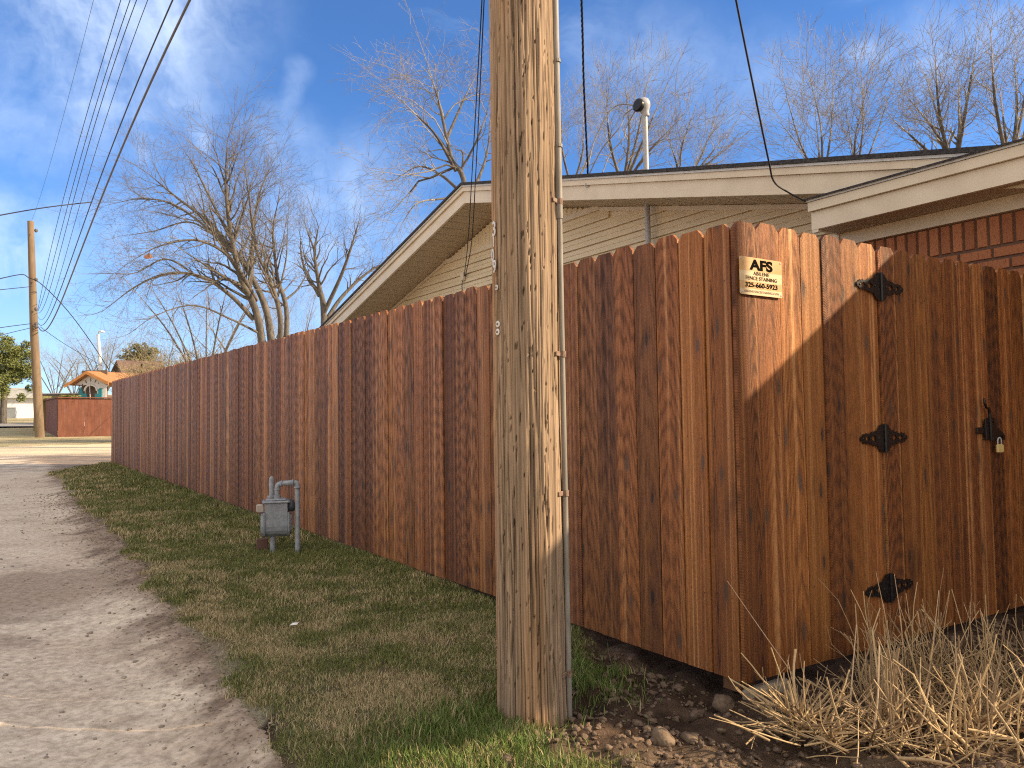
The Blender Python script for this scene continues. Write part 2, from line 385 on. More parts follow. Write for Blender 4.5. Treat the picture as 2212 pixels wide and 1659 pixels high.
def bark_fn(c1, c2):
    def fn(t):
        p = t.gpos(); n = t.noise(t.vm('MULTIPLY', p, (1, 1, .3)), 14, 4, .7); n2 = t.noise(p, 1.1, 3)
        c = t.mix(t.ramp(n, .3, .7), c1, c2); c = t.mix(t.m('MULTIPLY', t.ramp(n2, .5, .7), .5), c, (.20, .165, .13))
        return {'Base Color': c, 'Normal': t.bump(n, .8, .03)}
    return fn
M_BARK = mat('grey_brown_bark', bark_fn((.06, .053, .047), (.16, .143, .125)), rough=.9)
M_BARK2 = mat('pale_bark', bark_fn((.10, .09, .08), (.23, .21, .185)), rough=.9)
M_TWIG = mat('pale_twigs', bark_fn((.19, .175, .155), (.35, .325, .29)), rough=.9)
def vc_fn(rough=.8, sub=0, nscale=60):
    def fn(t):
        n = t.noise(t.gpos(), nscale, 3); c = t.mix(1, t.attr('col'), t.mix(n, (.7, .7, .7), (1.3, 1.3, 1.3)), 'MULTIPLY')
        return {'Base Color': c, 'Roughness': rough}
    return fn
M_LEAF = mat('juniper_foliage', vc_fn(.7, nscale=8))
M_GRASS = mat('grass_blades', vc_fn(.6, nscale=30), spec=.3)
M_STRAW = mat('dry_cane', vc_fn(.65, nscale=90), spec=.3)
def soil_fn(bumpd, hs=1.0):
    def fn(t):
        p = t.gpos(); n = t.noise(p, 26, 8, .72); n2 = t.noise(p, 7, 4); n4 = t.noise(p, 160, 3, .7)
        c = t.mix(1, t.attr('col'), t.mix(t.ramp(n, .25, .75), (.62, .6, .58), (1.32, 1.32, 1.33)), 'MULTIPLY')
        c = t.mix(t.m('MULTIPLY', t.ramp(n4, .68, .78), .35), c, (.45, .42, .38))
        c = t.mix(t.m('MULTIPLY', t.ramp(n4, .34, .27), .4), c, (.06, .045, .035))
        h = t.m('ADD', t.m('MULTIPLY', n, 1), t.m('MULTIPLY', n4, .35))
        return {'Base Color': c, 'Normal': t.bump(h, .9, bumpd), 'Roughness': .95}
    return fn
M_SOIL = mat('soil', soil_fn(.03), spec=.1)
M_ALLEY = mat('packed_dirt', soil_fn(.0035), spec=.15)
M_CLOD = mat('soil_clod', speckle((.115, .08, .058), (.19, .14, .105), 40, .95, 0, .8, dist=.012), rough=.95, spec=.1)
M_CLODLIT = mat('sunlit_clod', speckle((.14, .10, .072), (.22, .165, .12), 22, .95, 0, .8, dist=.012), rough=.95, spec=.1)  # paler copy of the clod colour, sunlight painted into it

# ------------------------------------------------------------------ ground and alley
LAWN_EDGE = np.array([(-9.3, 18.6), (-9.35, 17.3), (-8.9, 15.6), (-7.57, 13.63), (-5.11, 9.62), (-3.82, 7.72), (-3.01, 6.45), (-2.33, 5.25), (-1.75, 4.33), (-1.32, 3.62), (-.99, 3.07), (-.76, 2.66), (-.6, 2.2), (-.5, 1.2), (-.45, -.5)])
PACK_EDGE = np.array([(-13, 21.5), (-10.5, 18.2), (-7.85, 13.65), (-5.01, 9.18), (-3.64, 6.92), (-2.78, 5.56), (-2.11, 4.54), (-1.59, 3.7), (-1.18, 3.07), (-.87, 2.5), (-.7, 1.5), (-.6, -.5)])
def edge_x(E_, y):
    """x of an edge polyline at given y (edges run monotonically in y)"""
    e = E_[::-1]; return np.interp(y, e[:, 1], e[:, 0])
def sidefence(x, y): return (x - C0[0]) * NL[0] + (y - C0[1]) * NL[1]      # >0 = yard side
def lawn_mask(x, y):
    n = (fbm(x * 3, y * 3, 5) - .5)
    ex = edge_x(LAWN_EDGE, y) + n * .28 * (1 + .05 * y)
    a = sstep(-.03, .12, x - ex); b = sstep(.06, -.02, sidefence(x, y)) * (y < 18.9)
    t_ = (x - C0[0]) * DL[0] + (y - C0[1]) * DL[1]
    # dirt zone beside the pole and under the corner
    dz = sstep(.12, -.08, x - (.02 + .30 * sstep(3.25, 3.9, y)) + (fbm(x * 5, y * 5, 9) - .5) * .35)
    dz2 = np.where(y < 2.66, sstep(.28, .02, x - .08 + (fbm(x * 6, y * 6, 19) - .5) * .5), dz)
    return a * b * dz2
def relief(x, y):
    near = sstep(9, 5, y)
    lm = lawn_mask(x, y)
    z = (fbm(x * 1.2, y * 1.2, 1) - .5) * .05 * near
    ex = edge_x(LAWN_EDGE, y); z = z - .05 * sstep(.1, -.35, x - ex) * sstep(20, 16, y)
    ruts = .018 * np.sin((x - edge_x(PACK_EDGE, y)) * 3.3) * (x < ex) * near
    soilz = sstep(-.05, .3, x) * sstep(4.9, 4.2, y) * (sidefence(x, y) < .3)
    z = z + ruts + soilz * ((fbm(x * 8, y * 8, 3, 5) - .5) * .115 + .012)
    z = z + .012 * lm * near + (fbm(x * 18, y * 18, 31, 3) - .5) * .012 * near
    z = z - .035 * sstep(1.2, .5, np.hypot(x - 1.0, y - 3.3))
    return z
def gh(x, y):
    x = np.asarray(x, float); y = np.asarray(y, float); return gz(x, y) + relief(x, y)
def grid_lines(segs):
    out = [segs[0][0]]
    for a, b, s_ in segs: out += list(np.linspace(a, b, max(1, int(round((b - a) / s_))) + 1)[1:])
    return np.array(out)
gx = grid_lines([(-900, -200, 100), (-200, -60, 20), (-60, -26, 2), (-26, -12, .4), (-12, -4, .12), (-4, -1.2, .045), (-1.2, 2.6, .02), (2.6, 8, .3), (8, 30, 2), (30, 200, 20), (200, 900, 100)])
gy = grid_lines([(-900, -200, 100), (-200, -20, 20), (-20, 1.2, .8), (1.2, 4.6, .02), (4.6, 8, .05), (8, 20, .12), (20, 48, .4), (48, 120, 3), (120, 300, 20), (300, 1500, 150)])
GX, GY = np.meshgrid(gx, gy); X = GX.ravel(); Yv = GY.ravel(); Z = gh(X, Yv)
nx, ny = len(gx), len(gy)
ii = (np.arange(ny - 1)[:, None] * nx + np.arange(nx - 1)[None, :]).ravel()
Q = np.stack([ii, ii + 1, ii + nx + 1, ii + nx], 1)
lm = lawn_mask(X, Yv)
n1 = fbm(X * 1.7, Yv * 1.7, 11); n2 = fbm(X * 6, Yv * 6, 12); n3 = fbm(X * .5, Yv * .5, 13)
def mixc(c1, c2, f): return c1 * (1 - f[:, None]) + np.array(c2)[None, :] * f[:, None]
col = np.tile(np.array([.30, .235, .165]), (len(X), 1))
col = mixc(col, (.40, .345, .24), sstep(.4, .65, n3))
soilnear = sstep(7, 5, Yv) * (X > -.9)
col = mixc(col, (.065, .043, .031), soilnear)
col = mixc(col, (.125, .085, .062), soilnear * sstep(.45, .7, n2))
col = mixc(col, (.20, .145, .10), soilnear * sstep(2.9, 2.6, Yv + (n2 - .5) * .3) * .8)
lawncol = mixc(np.tile(np.array([.13, .125, .06]), (len(X), 1)), (.21, .16, .10), sstep(.42, .68, n2 * .5 + n1 * .5))
col = col * (1 - lm[:, None]) + lawncol * lm[:, None]
# alley surface
px_ = X - edge_x(PACK_EDGE, Yv) + (n2 - .5) * .35 + (n1 - .5) * .3
pk = sstep(.22, -.1, px_)
ac = np.tile(np.array([.33, .25, .185]), (len(X), 1)); ac = mixc(ac, (.17, .12, .088), sstep(.48, .66, n2) * .7)
pc = mixc(np.tile(np.array([.70, .595, .465]), (len(X), 1)), (.62, .51, .39), sstep(.4, .7, n1)); pc = mixc(pc, (.42, .335, .255), sstep(.55, .75, n2) * .5)
patch = sstep(1.1, .6, np.hypot((X + 3.35) / .95, (Yv - 5.3) / 1.0) + (n2 - .5) * 1.1); pc = mixc(pc, (.36, .275, .205), patch * .8)
patch2 = sstep(1.1, .7, np.hypot((X + 2.9) / .5, (Yv - 4.25) / .16) + (n2 - .5) * .9); pc = mixc(pc, (.33, .25, .19), patch2 * .6)
ac = ac * (1 - pk[:, None]) + pc * pk[:, None]
farz = sstep(15, 20, Yv); ac = mixc(ac, (.66, .56, .40), farz * sstep(21.5, 24, Yv + (n1 - .5) * 3)); ac = mixc(ac, (.24, .215, .19), farz * sstep(24, 21, Yv + (n1 - .5) * 3) * sstep(.45, .6, n2) * .9)
fc = np.stack([X[Q].mean(1), Yv[Q].mean(1)], 1)
tf = (fc[:, 0] - C0[0]) * DL[0] + (fc[:, 1] - C0[1]) * DL[1]
is_alley = ((fc[:, 0] < edge_x(LAWN_EDGE, fc[:, 1])) & (fc[:, 1] < 18.6) & (fc[:, 0] > -30)) | ((fc[:, 1] >= 18.6) & (tf < 31.5 + 2 * (vnoise(fc[:, 0] * .3, fc[:, 1] * .3, 3) - .5)) & (fc[:, 0] > -60) & (fc[:, 0] < 20) & (sidefence(fc[:, 0], fc[:, 1]) < 14))
is_alley &= fc[:, 1] > -60
def sub(mask, C_, name, m):
    q = Q[mask]; used = np.unique(q); rm = np.full(len(X), -1); rm[used] = np.arange(len(used))
    o = mesh_np(name, np.stack([X, Yv, Z], 1)[used], rm[q], m, attrs={'col': np.c_[C_[used], np.ones(len(used))]}, smooth=True); tag(o, kind='structure'); return o
far = (tf > 31)
dry = mixc(np.tile(np.array([.50, .43, .28]), (len(X), 1)), (.32, .29, .16), sstep(.4, .6, n1))
tX = (X - C0[0]) * DL[0] + (Yv - C0[1]) * DL[1]
col = col * (1 - sstep(29, 32, tX)[:, None]) + dry * sstep(29, 32, tX)[:, None]
sub(~is_alley, col, 'ground', M_SOIL)
sub(is_alley, ac, 'alley', M_ALLEY)
# cross street far down the alley
st = MB()
for a, b, name_, cc in ((58, 66, 'street', (.30, .29, .28)),):
    P = [C0 + NL * o_ + DL * t_ for o_, t_ in ((-40, a), (40, a), (40, b), (-40, b))]
    n_ = 16; vs = []
    for k in range(n_ + 1):
        for q_, (a_, b_) in enumerate(((P[0], P[1]), (P[3], P[2]))):
            p = a_ + (b_ - a_) * k / n_; vs.append((p[0], p[1], float(gz(p[0], p[1])) + .09))
    st.add(vs, [(2 * k, 2 * k + 2, 2 * k + 3, 2 * k + 1) for k in range(n_)])
M_ASPH = mat('asphalt', speckle((.30, .29, .28), (.22, .21, .2), 6, .9), rough=.9)
tag(st.build('street', M_ASPH), kind='structure')

# ------------------------------------------------------------------ fences
rng = random.Random(4)
BOARD_W, BOARD_T = .1375, .016
def picket_geo(p0, dx, nrm, zb, zt, seed, w, tk=BOARD_T, ear=.034, tilt=0, out=None, rows=8):
    """one dog-eared board. p0 = left bottom corner (front face), dx unit along, nrm unit outward"""
    V, Fc, A, B = out
    prof = [(0, 0), (w, 0), (w, zt - zb - ear * 1.1), (w - ear * .45, zt - zb - ear * .6), (w - ear, zt - zb), (ear, zt - zb), (ear * .45, zt - zb - ear * .6), (0, zt - zb - ear * 1.1)]
    n0 = len(V); n = len(prof); r_ = rng.random(), rng.random(), rng.random()
    for k in (0, 1):
        for (a, z_) in prof:
            x_ = a + tilt * z_
            q = p0[:2] + dx * x_ - nrm * tk * k
            V.append((q[0], q[1], zb + z_)); A.append((a, zb + z_ + seed * 3.17, seed)); B.append((*r_, 1))
    Fc.append(tuple(n0 + i for i in range(n))); Fc.append(tuple(n0 + n + i for i in range(n - 1, -1, -1)))
    for i in range(n): j = (i + 1) % n; Fc.append((n0 + i, n0 + n + i, n0 + n + j, n0 + j))
def panel(name, p0, dx, nrm, n, pitch, zb, zt, m, parent, s0=0, w=BOARD_W, jit=.004, ear=.028):
    V, Fc, A, B = [], [], [], []
    for k in range(n):
        s_ = s0 + k * pitch; q = p0 + dx * s_ + nrm * rng.uniform(-jit, jit)
        picket_geo(q, dx, nrm, zb(s_), zt(s_) + rng.uniform(-.007, .007), k * 1.37 + s0 * 3.1 + rng.random(), w * rng.uniform(.985, 1.005), tilt=rng.uniform(-.0012, .0012), out=(V, Fc, A, B), ear=ear)
    me = bpy.data.meshes.new(name); me.from_pydata([tuple(map(float, v)) for v in V], [], Fc)
    a = me.attributes.new('wc', 'FLOAT_VECTOR', 'POINT'); a.data.foreach_set('vector', np.array(A, np.float32).ravel())
    a = me.attributes.new('wr', 'FLOAT_COLOR', 'POINT'); a.data.foreach_set('color', np.array(B, np.float32).ravel())
    me.materials.append(m); me.update()
    bm = bmesh.new(); bm.from_mesh(me); bmesh.ops.recalc_face_normals(bm, faces=bm.faces); bm.to_mesh(me); bm.free()
    o = bpy.data.objects.new(name, me); o.parent = parent; return link(o)
M_RAIL = mat('raw_rail_wood', speckle((.30, .16, .08), (.2, .1, .05), 20, .8, stretch=(1, 1, .3)), rough=.8)
zb0 = lambda s_: .05 + .0139 * s_
# long fence
lf = empty('wooden_fence', (0, 0, 0), label='long stained brown dog-eared wood fence running down beside the grass strip', cat='fence')
NBL = 128
panel('picket_panel', C0, DL, -NL, NBL, .1418, lambda s_: zb0(s_), lambda s_: zb0(s_) + 1.83, M_CEDAR, lf, s0=.012, ear=.025)
for zz_ in (.3, .95, 1.6):
    a = yard(.045, .1, zb0(0) + zz_); b = yard(.045, 18.1, zb0(18.1) + zz_)
    n = Vector((NL[0], NL[1], 0)) * .02
    MB().hexa([Vector(a) - n, Vector(b) - n, Vector(b) + n, Vector(a) + n] + [q + Vector((0, 0, .085)) for q in (Vector(a) - n, Vector(b) - n, Vector(b) + n, Vector(a) + n)]).build('rail', M_RAIL, lf)
for k in range(8):
    p = yard(.12, .12 + k * 2.57, 0); MB().box((p[0], p[1], zb0(k * 2.57) + .8), (.09, .09, 1.75), rz=.5829).build('post', M_RAIL, lf)
# gate side
NG = np.array([DG[1], -DG[0]])          # outward (to camera)
P0 = C0 + NG * .018
gzb = lambda s_: .05 - .002 * s_
gf = empty('gate_side_fence', (0, 0, 0), label='short sunlit fence return of stained boards that carries the sign and the gate hinges', cat='fence')
panel('picket_panel', P0, DG, NG, 7, .1406, gzb, lambda s_: 1.885, M_CEDAR, gf, s0=-.002)
sf = empty('wooden_fence', (0, 0, 0), label='narrow fence section of dark boards between the gate latch and the brick wall', cat='fence')
panel('picket_panel', P0, DG, NG, 5, .1406, gzb, lambda s_: 1.885, M_CEDAR, sf, s0=15 * .1406 + .003)
for par, a_, b_ in ((gf, .03, .97), (sf, 2.12, 2.78)):
    for zz_ in (.3, .95, 1.6):
        a = C0 + DG * a_ - NG * .018; b = C0 + DG * b_ - NG * .018; c_ = (a + b) / 2
        MB().box((c_[0], c_[1], .05 + zz_), (b_ - a_, .035, .085), rz=math.pi / 2 - .9816).build('rail', M_RAIL, par)
    p = C0 + DG * ((b_ - .05) if par is gf else (a_ + .05)) - NG * .09; MB().box((p[0], p[1], .85), (.09, .09, 1.75), rz=math.pi / 2 - .9816).build('post', M_RAIL, par)
ft = MB()
p = P0 + DG * .16 - NG * .03; ft.bbox((p[0], p[1], -.035), (.26, .05, .10), .012, rz=math.pi / 2 - .9816)
ft.build('footing', M_CONC, gf)
gate = empty('gate', (0, 0, 0), label='wooden gate of brown boards on three black hinges', cat='gate')
panel('picket_panel', P0, DG, NG, 8, .1406, gzb, lambda s_: 1.885, M_CEDAR, gate, s0=7 * .1406 + .004)
for zz_ in (.3, .95, 1.6):
    p = C0 + DG * 1.55 - NG * .018; MB().box((p[0], p[1], .05 + zz_), (1.1, .035, .085), rz=math.pi / 2 - .9816).build('rail', M_RAIL, gate)
def gpt(s_, z, off=.0): q = P0 + DG * s_ + NG * off; return (q[0], q[1], z)
DG3 = (DG[0], DG[1], 0)
# hinges
def hinge(s_, z):
    half = [(0, .064), (.022, .064), (.036, .058), (.042, .048), (.05, .046), (.052, .036), (.075, .034), (.095, .026), (.10, .030), (.112, .022), (.135, .021), (.14, .026), (.150, .020), (.165, .022), (.172, .012), (.184, .010), (.188, 0)]
    top = half; bot = [(x, -y) for x, y in half[::-1][1:]]
    right = top + bot; outl = right + [(-x, y) for x, y in [(x, -y) for x, y in half[1:]] + [(x, y) for x, y in half[::-1][1:-1]]]
    holes = []
    for sx in (1, -1):
        for cx, k in ((.083, 1), (.133, .85)):
            holes.append([(sx * (cx + a * k), b * k) for a, b in ((.018, 0), (.008, .014), (-.009, .012), (-.019, 0), (-.009, -.012), (.008, -.014))])
    M = frame4(gpt(s_, z, .0075), DG3, (0, 0, 1))
    h = flat2d('hinge', [outl] + holes, M, .004, M_BLACK, gate)
    kn = MB()
    for k in range(5):
        z0 = z - .066 + k * .0265; kn.tube([gpt(s_ + .003, z0, .0125), gpt(s_ + .003, z0 + .0255, .0125)], .0068, 10)
    for sx in (-1, 1):
        for cx in (.045, .108, .165):
            MB().lathe([(.005, 0), (.005, .0015), (.003, .003), (.0005, .0035)], gpt(s_ + sx * cx, z, .0095), 10, M=frame4((0, 0, 0), DG3, (0, 0, 1)).to_3x3()).build('screw', M_BLACK, h)
    kn.tube([gpt(s_ + .003, z - .067, .0125), gpt(s_ + .003, z + .067, .0125)], .0045, 8)
    kn.build('knuckle', M_BLACK, h)
for s_, z in ((.992, 1.69), (.982, .985), (.985, .30)): hinge(s_, z)
# latch
ls, lz = 1.935, 1.0
lt = MB()
M3 = frame4((0, 0, 0), DG3, (0, 0, 1)).to_3x3()
def lbox(c, d, mb, b=.002): mb.bbox(gpt(*c), d, b, M=frame4((0, 0, 0), DG3, (0, 0, 1)).to_3x3() @ Matrix(((1, 0, 0), (0, 1, 0), (0, 0, 1))))
lbox((ls - .075, lz + .005, .010), (.09, .034, .006), lt); lbox((ls - .03, lz + .01, .014), (.035, .11, .012), lt)
lt.tube([gpt(ls - .055, lz + .175, .02), gpt(ls - .06, lz + .15, .024), gpt(ls - .045, lz + .125, .024), gpt(ls - .015, lz + .12, .022), gpt(ls - .008, lz + .09, .022), gpt(ls - .002, lz + .02, .022), gpt(ls, lz - .05, .02)], [.004, .007, .006, .007, .008, .009, .007], 8)
lt.build('latch', M_BLACK, gate)
flat2d('latch_plate', [[(-.02, .075), (.05, .075), (.06, .03), (.12, .0), (.15, -.02), (.15, -.045), (.03, -.045), (-.02, -.03)], [(.11, -.018), (.125, -.022), (.125, -.034), (.11, -.034)], [(.025, .055), (.035, .055), (.035, .04), (.025, .04)]], frame4(gpt(ls + .01, lz - .005, .012), DG3, (0, 0, 1)), .008, M_BLACK, gate)
pk_ = empty('padlock', gpt(ls + .067, lz - .07, .03), label='small brass padlock hanging from the black gate latch', cat='padlock')
o = MB().bbox(Vector((0, 0, -.022)), (.05, .016, .044), .005, M=Matrix.Rotation(-.30, 3, 'Z') @ Matrix.Identity(3)).build('lock_body', M_BRASS, pk_)
sh = [( -.014, 0, -.002), (-.014, 0, .02), (-.009, 0, .031), (0, 0, .035), (.009, 0, .031), (.014, 0, .02), (.014, 0, -.002)]
MB().tube([Matrix.Rotation(-.30, 3, 'Z') @ Vector(q) for q in sh], .0036, 8).build('shackle', M_GALV, pk_)
pk_.rotation_euler[2] = math.pi / 2 - .9816 + .1

# sign
def sign_fn(t):
    p = t.pos(); n = t.noise(t.vm('MULTIPLY', p, (6, 6, 40)), 1, 4); n2 = t.noise(p, 18, 4)
    z = t.sep(p)[2]
    band = t.m('MAXIMUM', t.m('MULTIPLY', t.m('GREATER_THAN', z, .02), 1), t.m('MULTIPLY', t.m('LESS_THAN', z, -.022), t.m('GREATER_THAN', z, -.052)))
    base = t.mix(t.ramp(n, .3, .7), (.66, .52, .33), (.55, .41, .24)); b2 = t.mix(t.ramp(t.m('ADD', n2, t.m('MULTIPLY', n, .3)), .45, .85), (.56, .36, .16), (.47, .24, .08))
    return {'Base Color': t.mix(t.m('MULTIPLY', band, .8), base, b2)}
M_SIGN = mat('printed_sign_plate', sign_fn, rough=.35)
M_INK = mat('dark_sign_ink', col=(.008, .008, .007), rough=.95, spec=.0); M_INK2 = mat('pale_sign_ink', col=(.36, .27, .17), rough=.5); M_INK3 = mat('brown_sign_ink', col=(.09, .06, .035), rough=.95, spec=0)
sg = empty('sign', gpt(.146, 1.659, .0095), rz=math.pi / 2 - .9816, label='small wood-look metal sign for a fence staining firm, screwed near the fence corner', cat='sign')
W2, H2 = .130, .0765; cr = .008
outl = []
for cx, cy, a0 in ((W2 - cr, H2 - cr, 0), (-W2 + cr, H2 - cr, 90), (-W2 + cr, -H2 + cr, 180), (W2 - cr, -H2 + cr, 270)):
    for k in range(4): a = R(a0 + k * 30); outl.append((cx + cr * math.cos(a), cy + cr * math.sin(a)))
LM = Matrix(((1, 0, 0, 0), (0, 0, -1, 0), (0, 1, 0, 0), (0, 0, 0, 1)))
flat2d('plate', [outl], LM, .003, M_SIGN, sg)
def sgt(body, x, z, size, **k): text_mesh('lettering', body, size, Matrix.Translation((x, -.0021, z)) @ LM, k.pop('m', M_INK), sg, **k)
sgt('AFS', .002, .045, .057, sx=1.5, bold=.0022, shear=.0)
sgt('ABILENE', 0, .0115, .021, sx=1.2, m=M_INK3, space=1.05)
sgt('FENCE STAINING', 0, -.0085, .021, sx=1.19, m=M_INK3)
sgt('325-660-5923', 0, -.0365, .0265, sx=1.35, bold=.0006, m=M_INK)
sgt('ABILENEFENCESTAINING.COM', 0, -.0625, .0125, sx=1.25, m=M_INK2)
for sx in (-1, 1):
    for sz in (-1, 1): MB().lathe([(.004, 0), (.004, .001), (.002, .002)], (sx * (W2 - .009), -.0015, sz * (H2 - .009)), 10, M=LM.to_3x3()).build('screw', M_GALV, sg)

# ------------------------------------------------------------------ utility pole (near)
PB = np.array([.060, 3.068]); PR0 = .129; LEAN = .002
def near_pole():
    root = empty('utility_pole', (PB[0], PB[1], 0), label='big weathered wooden utility pole standing in the foreground, cracked and half sunlit', cat='utility pole')
    zs = np.concatenate([np.arange(-.15, 3.0, .0042), np.arange(3.0, 9.2, .15)]); na = 320
    th = np.linspace(0, 2 * np.pi, na, endpoint=False); TH, ZZ = np.meshgrid(th, zs)
    # periodic noise by using cos/sin embedding: unroll and blend the seam on the far side
    ang = (TH + np.pi / 2) % (2 * np.pi); u = ang * .13   # metres round the pole, seam away from camera
    def N(fu, fv, s_, oc=4):
        a = fbm(u * fu + 50, ZZ * fv + 50, s_, oc); b = fbm((u - 2 * np.pi * .13) * fu + 50, ZZ * fv + 50, s_, oc)
        k = sstep(.9, 1.0, ang / (2 * np.pi)); return a * (1 - k) + b * k
    fine_ = N(260, 3.2, 1, 4); med = N(90, 1.1, 2, 3); warp_ = (N(14, 1.2, 3, 3) - .5)
    # long drying checks
    cr_ = np.abs(N(30, .55, 4, 3) - .5 + warp_ * .10); crack = sstep(.018, .0, cr_) * sstep(.35, .6, N(20, .7, 5, 2))
    cr2 = np.abs(N(75, .6, 6, 2) - .5); crack = np.maximum(crack, sstep(.045, 0, cr2) * .75 * sstep(.32, .5, N(24, 1.0, 7, 2)))
    # pecks: small vertical gouges
    pecks = np.zeros_like(u); r_ = random.Random(8)
    for k in range(900):
        pu = r_.uniform(0, 2 * math.pi * .13); pz = r_.uniform(-.1, 3); hh = r_.uniform(.005, .02) * (1.9 if r_.random() < .12 else 1); ww = r_.uniform(.0014, .0034) * (1.7 if r_.random() < .08 else 1)
        i0 = int((pz - 3 * hh + .15) / .0042); i1 = int((pz + 3 * hh + .15) / .0042); i0 = max(i0, 0); i1 = min(i1, 749)
        if i1 <= i0: continue
        j = np.where(np.abs(u[0] - pu) < 3 * ww)[0]
        if len(j) == 0: continue
        sub_ = np.ix_(np.arange(i0, i1), j); dd = ((u[sub_] - pu - (ZZ[sub_] - pz) * .08) / ww) ** 2 + ((ZZ[sub_] - pz) / hh) ** 2
        dd = dd * (.5 + 1.2 * vnoise(u[sub_] * 500, ZZ[sub_] * 120, k)); pecks[sub_] = np.maximum(pecks[sub_], sstep(1.4, .35, dd) * r_.uniform(.4, 1))
    rough_ = sstep(.5, .9, ZZ)
    disp = (fine_ - .5) * .0085 * (.5 + .8 * rough_) + (med - .5) * .0085 * (.55 + .6 * rough_) - crack * .010 - pecks * .0065
    big = (N(5, .9, 9, 3) - .5) * .012
    rad = PR0 * (1 - .055 * np.clip(ZZ, 0, 9) / 2.65 * .75) + big + disp + .006 * sstep(.2, -.1, ZZ)
    rad = np.where(ZZ > 3, PR0 * (1 - .04 * ZZ / 2.65), rad)
    lean = .012 * 0
    V = np.stack([rad * np.cos(TH) - LEAN * ZZ, rad * np.sin(TH), ZZ], -1).reshape(-1, 3)
    c1 = np.array([.345, .255, .18]); c2 = np.array([.18, .13, .09])
    f_ = sstep(.32, .62, .55 * fine_ + .45 * med); C_ = c1 * f_[..., None] + c2 * (1 - f_[..., None])
    warm = sstep(.35, .7, N(8, .6, 21, 3)); C_ = C_ * (1 + warm[..., None] * np.array([.16, .0, -.16]))
    st_ = sstep(.56, .66, N(9, 3.5, 22, 4)) * sstep(.25, .4, ZZ) * sstep(.75, .55, ZZ); C_ = C_ * (1 - .42 * st_[..., None])
    C_ = C_ * (1 - .86 * np.clip(crack, 0, 1)[..., None]); C_ = C_ * (1 - .78 * pecks[..., None])
    nr = len(zs); i = (np.arange(nr - 1)[:, None] * na + np.arange(na)[None, :]); j = (np.arange(nr - 1)[:, None] * na + (np.arange(na)[None, :] + 1) % na)
    Qp = np.stack([i, j, j + na, i + na], -1).reshape(-1, 4)
    mesh_np('shaft', V, Qp, M_POLE, root, attrs={'col': np.c_[C_.reshape(-1, 3), np.ones(V.shape[0])]}, smooth=True)
    def on(px, py, out=.004):
        """point of the pole's surface seen at that spot"""
        r = ray(px, py); e = EYEP[:2] - PB; z = .5
        for _ in range(6):
            rr = PR0 * (1 - .0156 * z) + out; ex = e + np.array([LEAN * z, 0]); A = r[:2] @ r[:2]; B = 2 * ex @ r[:2]; Cc = ex @ ex - rr * rr
            s_ = (-B - math.sqrt(max(B * B - 4 * A * Cc, 0))) / (2 * A); z = EYE + r[2] * s_
        p_ = e + r[:2] * s_; return Vector((p_[0], p_[1], z))
    def frame_at(p_):
        n = Vector((p_[0] + LEAN * p_[2], p_[1], 0)).normalized(); return frame4(p_, Vector((0, 0, 1)).cross(n), (0, 0, 1))
    for ch, px, py, s_ in (('3', 1067, 496, .078), ('1', 1066, 521, .066), ('0', 1064.5, 553, .066), ('9', 1068, 577, .068)):
        text_mesh('digit', ch, s_, frame_at(on(px, py, .006)), M_ALU, root, bold=.001, thick=.0012, sx=.8)
    for px, py, r1 in ((1073, 621, .0105), (1076, 700, .0125), (1075.5, 717, .0125)):
        p_ = on(px, py, .004); Mx = frame_at(p_).to_3x3()
        w_ = MB().lathe([(r1, 0), (r1, .002), (r1 * .9, .003)], p_, 18, M=Mx).build('washer', M_ALU, root)
        MB().lathe([(.0042, .003), (.0042, .006), (.002, .0065)], p_, 8, M=Mx).build('nail_head', M_RUST, w_)
    return root
pole = near_pole()
# conduit up the pole
cdt = empty('conduit', (0, 0, 0), label='thin grey metal conduit strapped up the right side of the big pole', cat='conduit')
def pr(z): return PR0 * (1 - .0156 * z)
cx = lambda z, off=.011: (PB[0] - LEAN * z + (pr(z) + off) * math.cos(R(-14)) , PB[1] + (pr(z) + off) * math.sin(R(-14)))
lo = [(*cx(z), z) for z in (-.1, .2, .5, .8, 1.1, 1.4, 1.7, 1.95)]
MB().tube(spline(lo, 3), .0105, 12).build('lower_pipe', M_CONDUIT, cdt)
up = [(*cx(z, .011), z) for z in (1.85, 2.2, 2.6, 3.2, 4.5, 6, 8)]
MB().tube(spline(up, 3), .0132, 12).build('upper_pipe', M_CONDUIT, cdt)
for z in (.155, .815, 1.335, 1.915, 2.13, 2.46):
    sm = MB(); c_ = cx(z); a0 = R(-14)
    pts = []
    for k in range(9):
        a = R(-14 - 95 + k * 25); rr = .0125 if z < 2 else .0155; pts.append((c_[0] + rr * math.cos(a), c_[1] + rr * math.sin(a)))
    for k in range(8):
        (xa, ya), (xb, yb) = pts[k], pts[k + 1]; dxy = Vector((xb - xa, yb - ya)); nn = Vector((dxy.y, -dxy.x)).normalized() * .0018
        h = .011 if z < 2 else .006
        sm.hexa([(xa, ya, z - h), (xb, yb, z - h), (xb + nn.x, yb + nn.y, z - h), (xa + nn.x, ya + nn.y, z - h), (xa, ya, z + h), (xb, yb, z + h), (xb + nn.x, yb + nn.y, z + h), (xa + nn.x, ya + nn.y, z + h)])
    if z < 2:
        a1 = R(-27); q = (PB[0] - LEAN * z + (pr(z) + .004) * math.cos(a1), PB[1] + (pr(z) + .004) * math.sin(a1), z)
        sm.bbox(q, (.005, .036, .018), .002, rz=a1)
    sm.build('strap', M_RUST if z < 2 else M_CONDUIT, cdt)

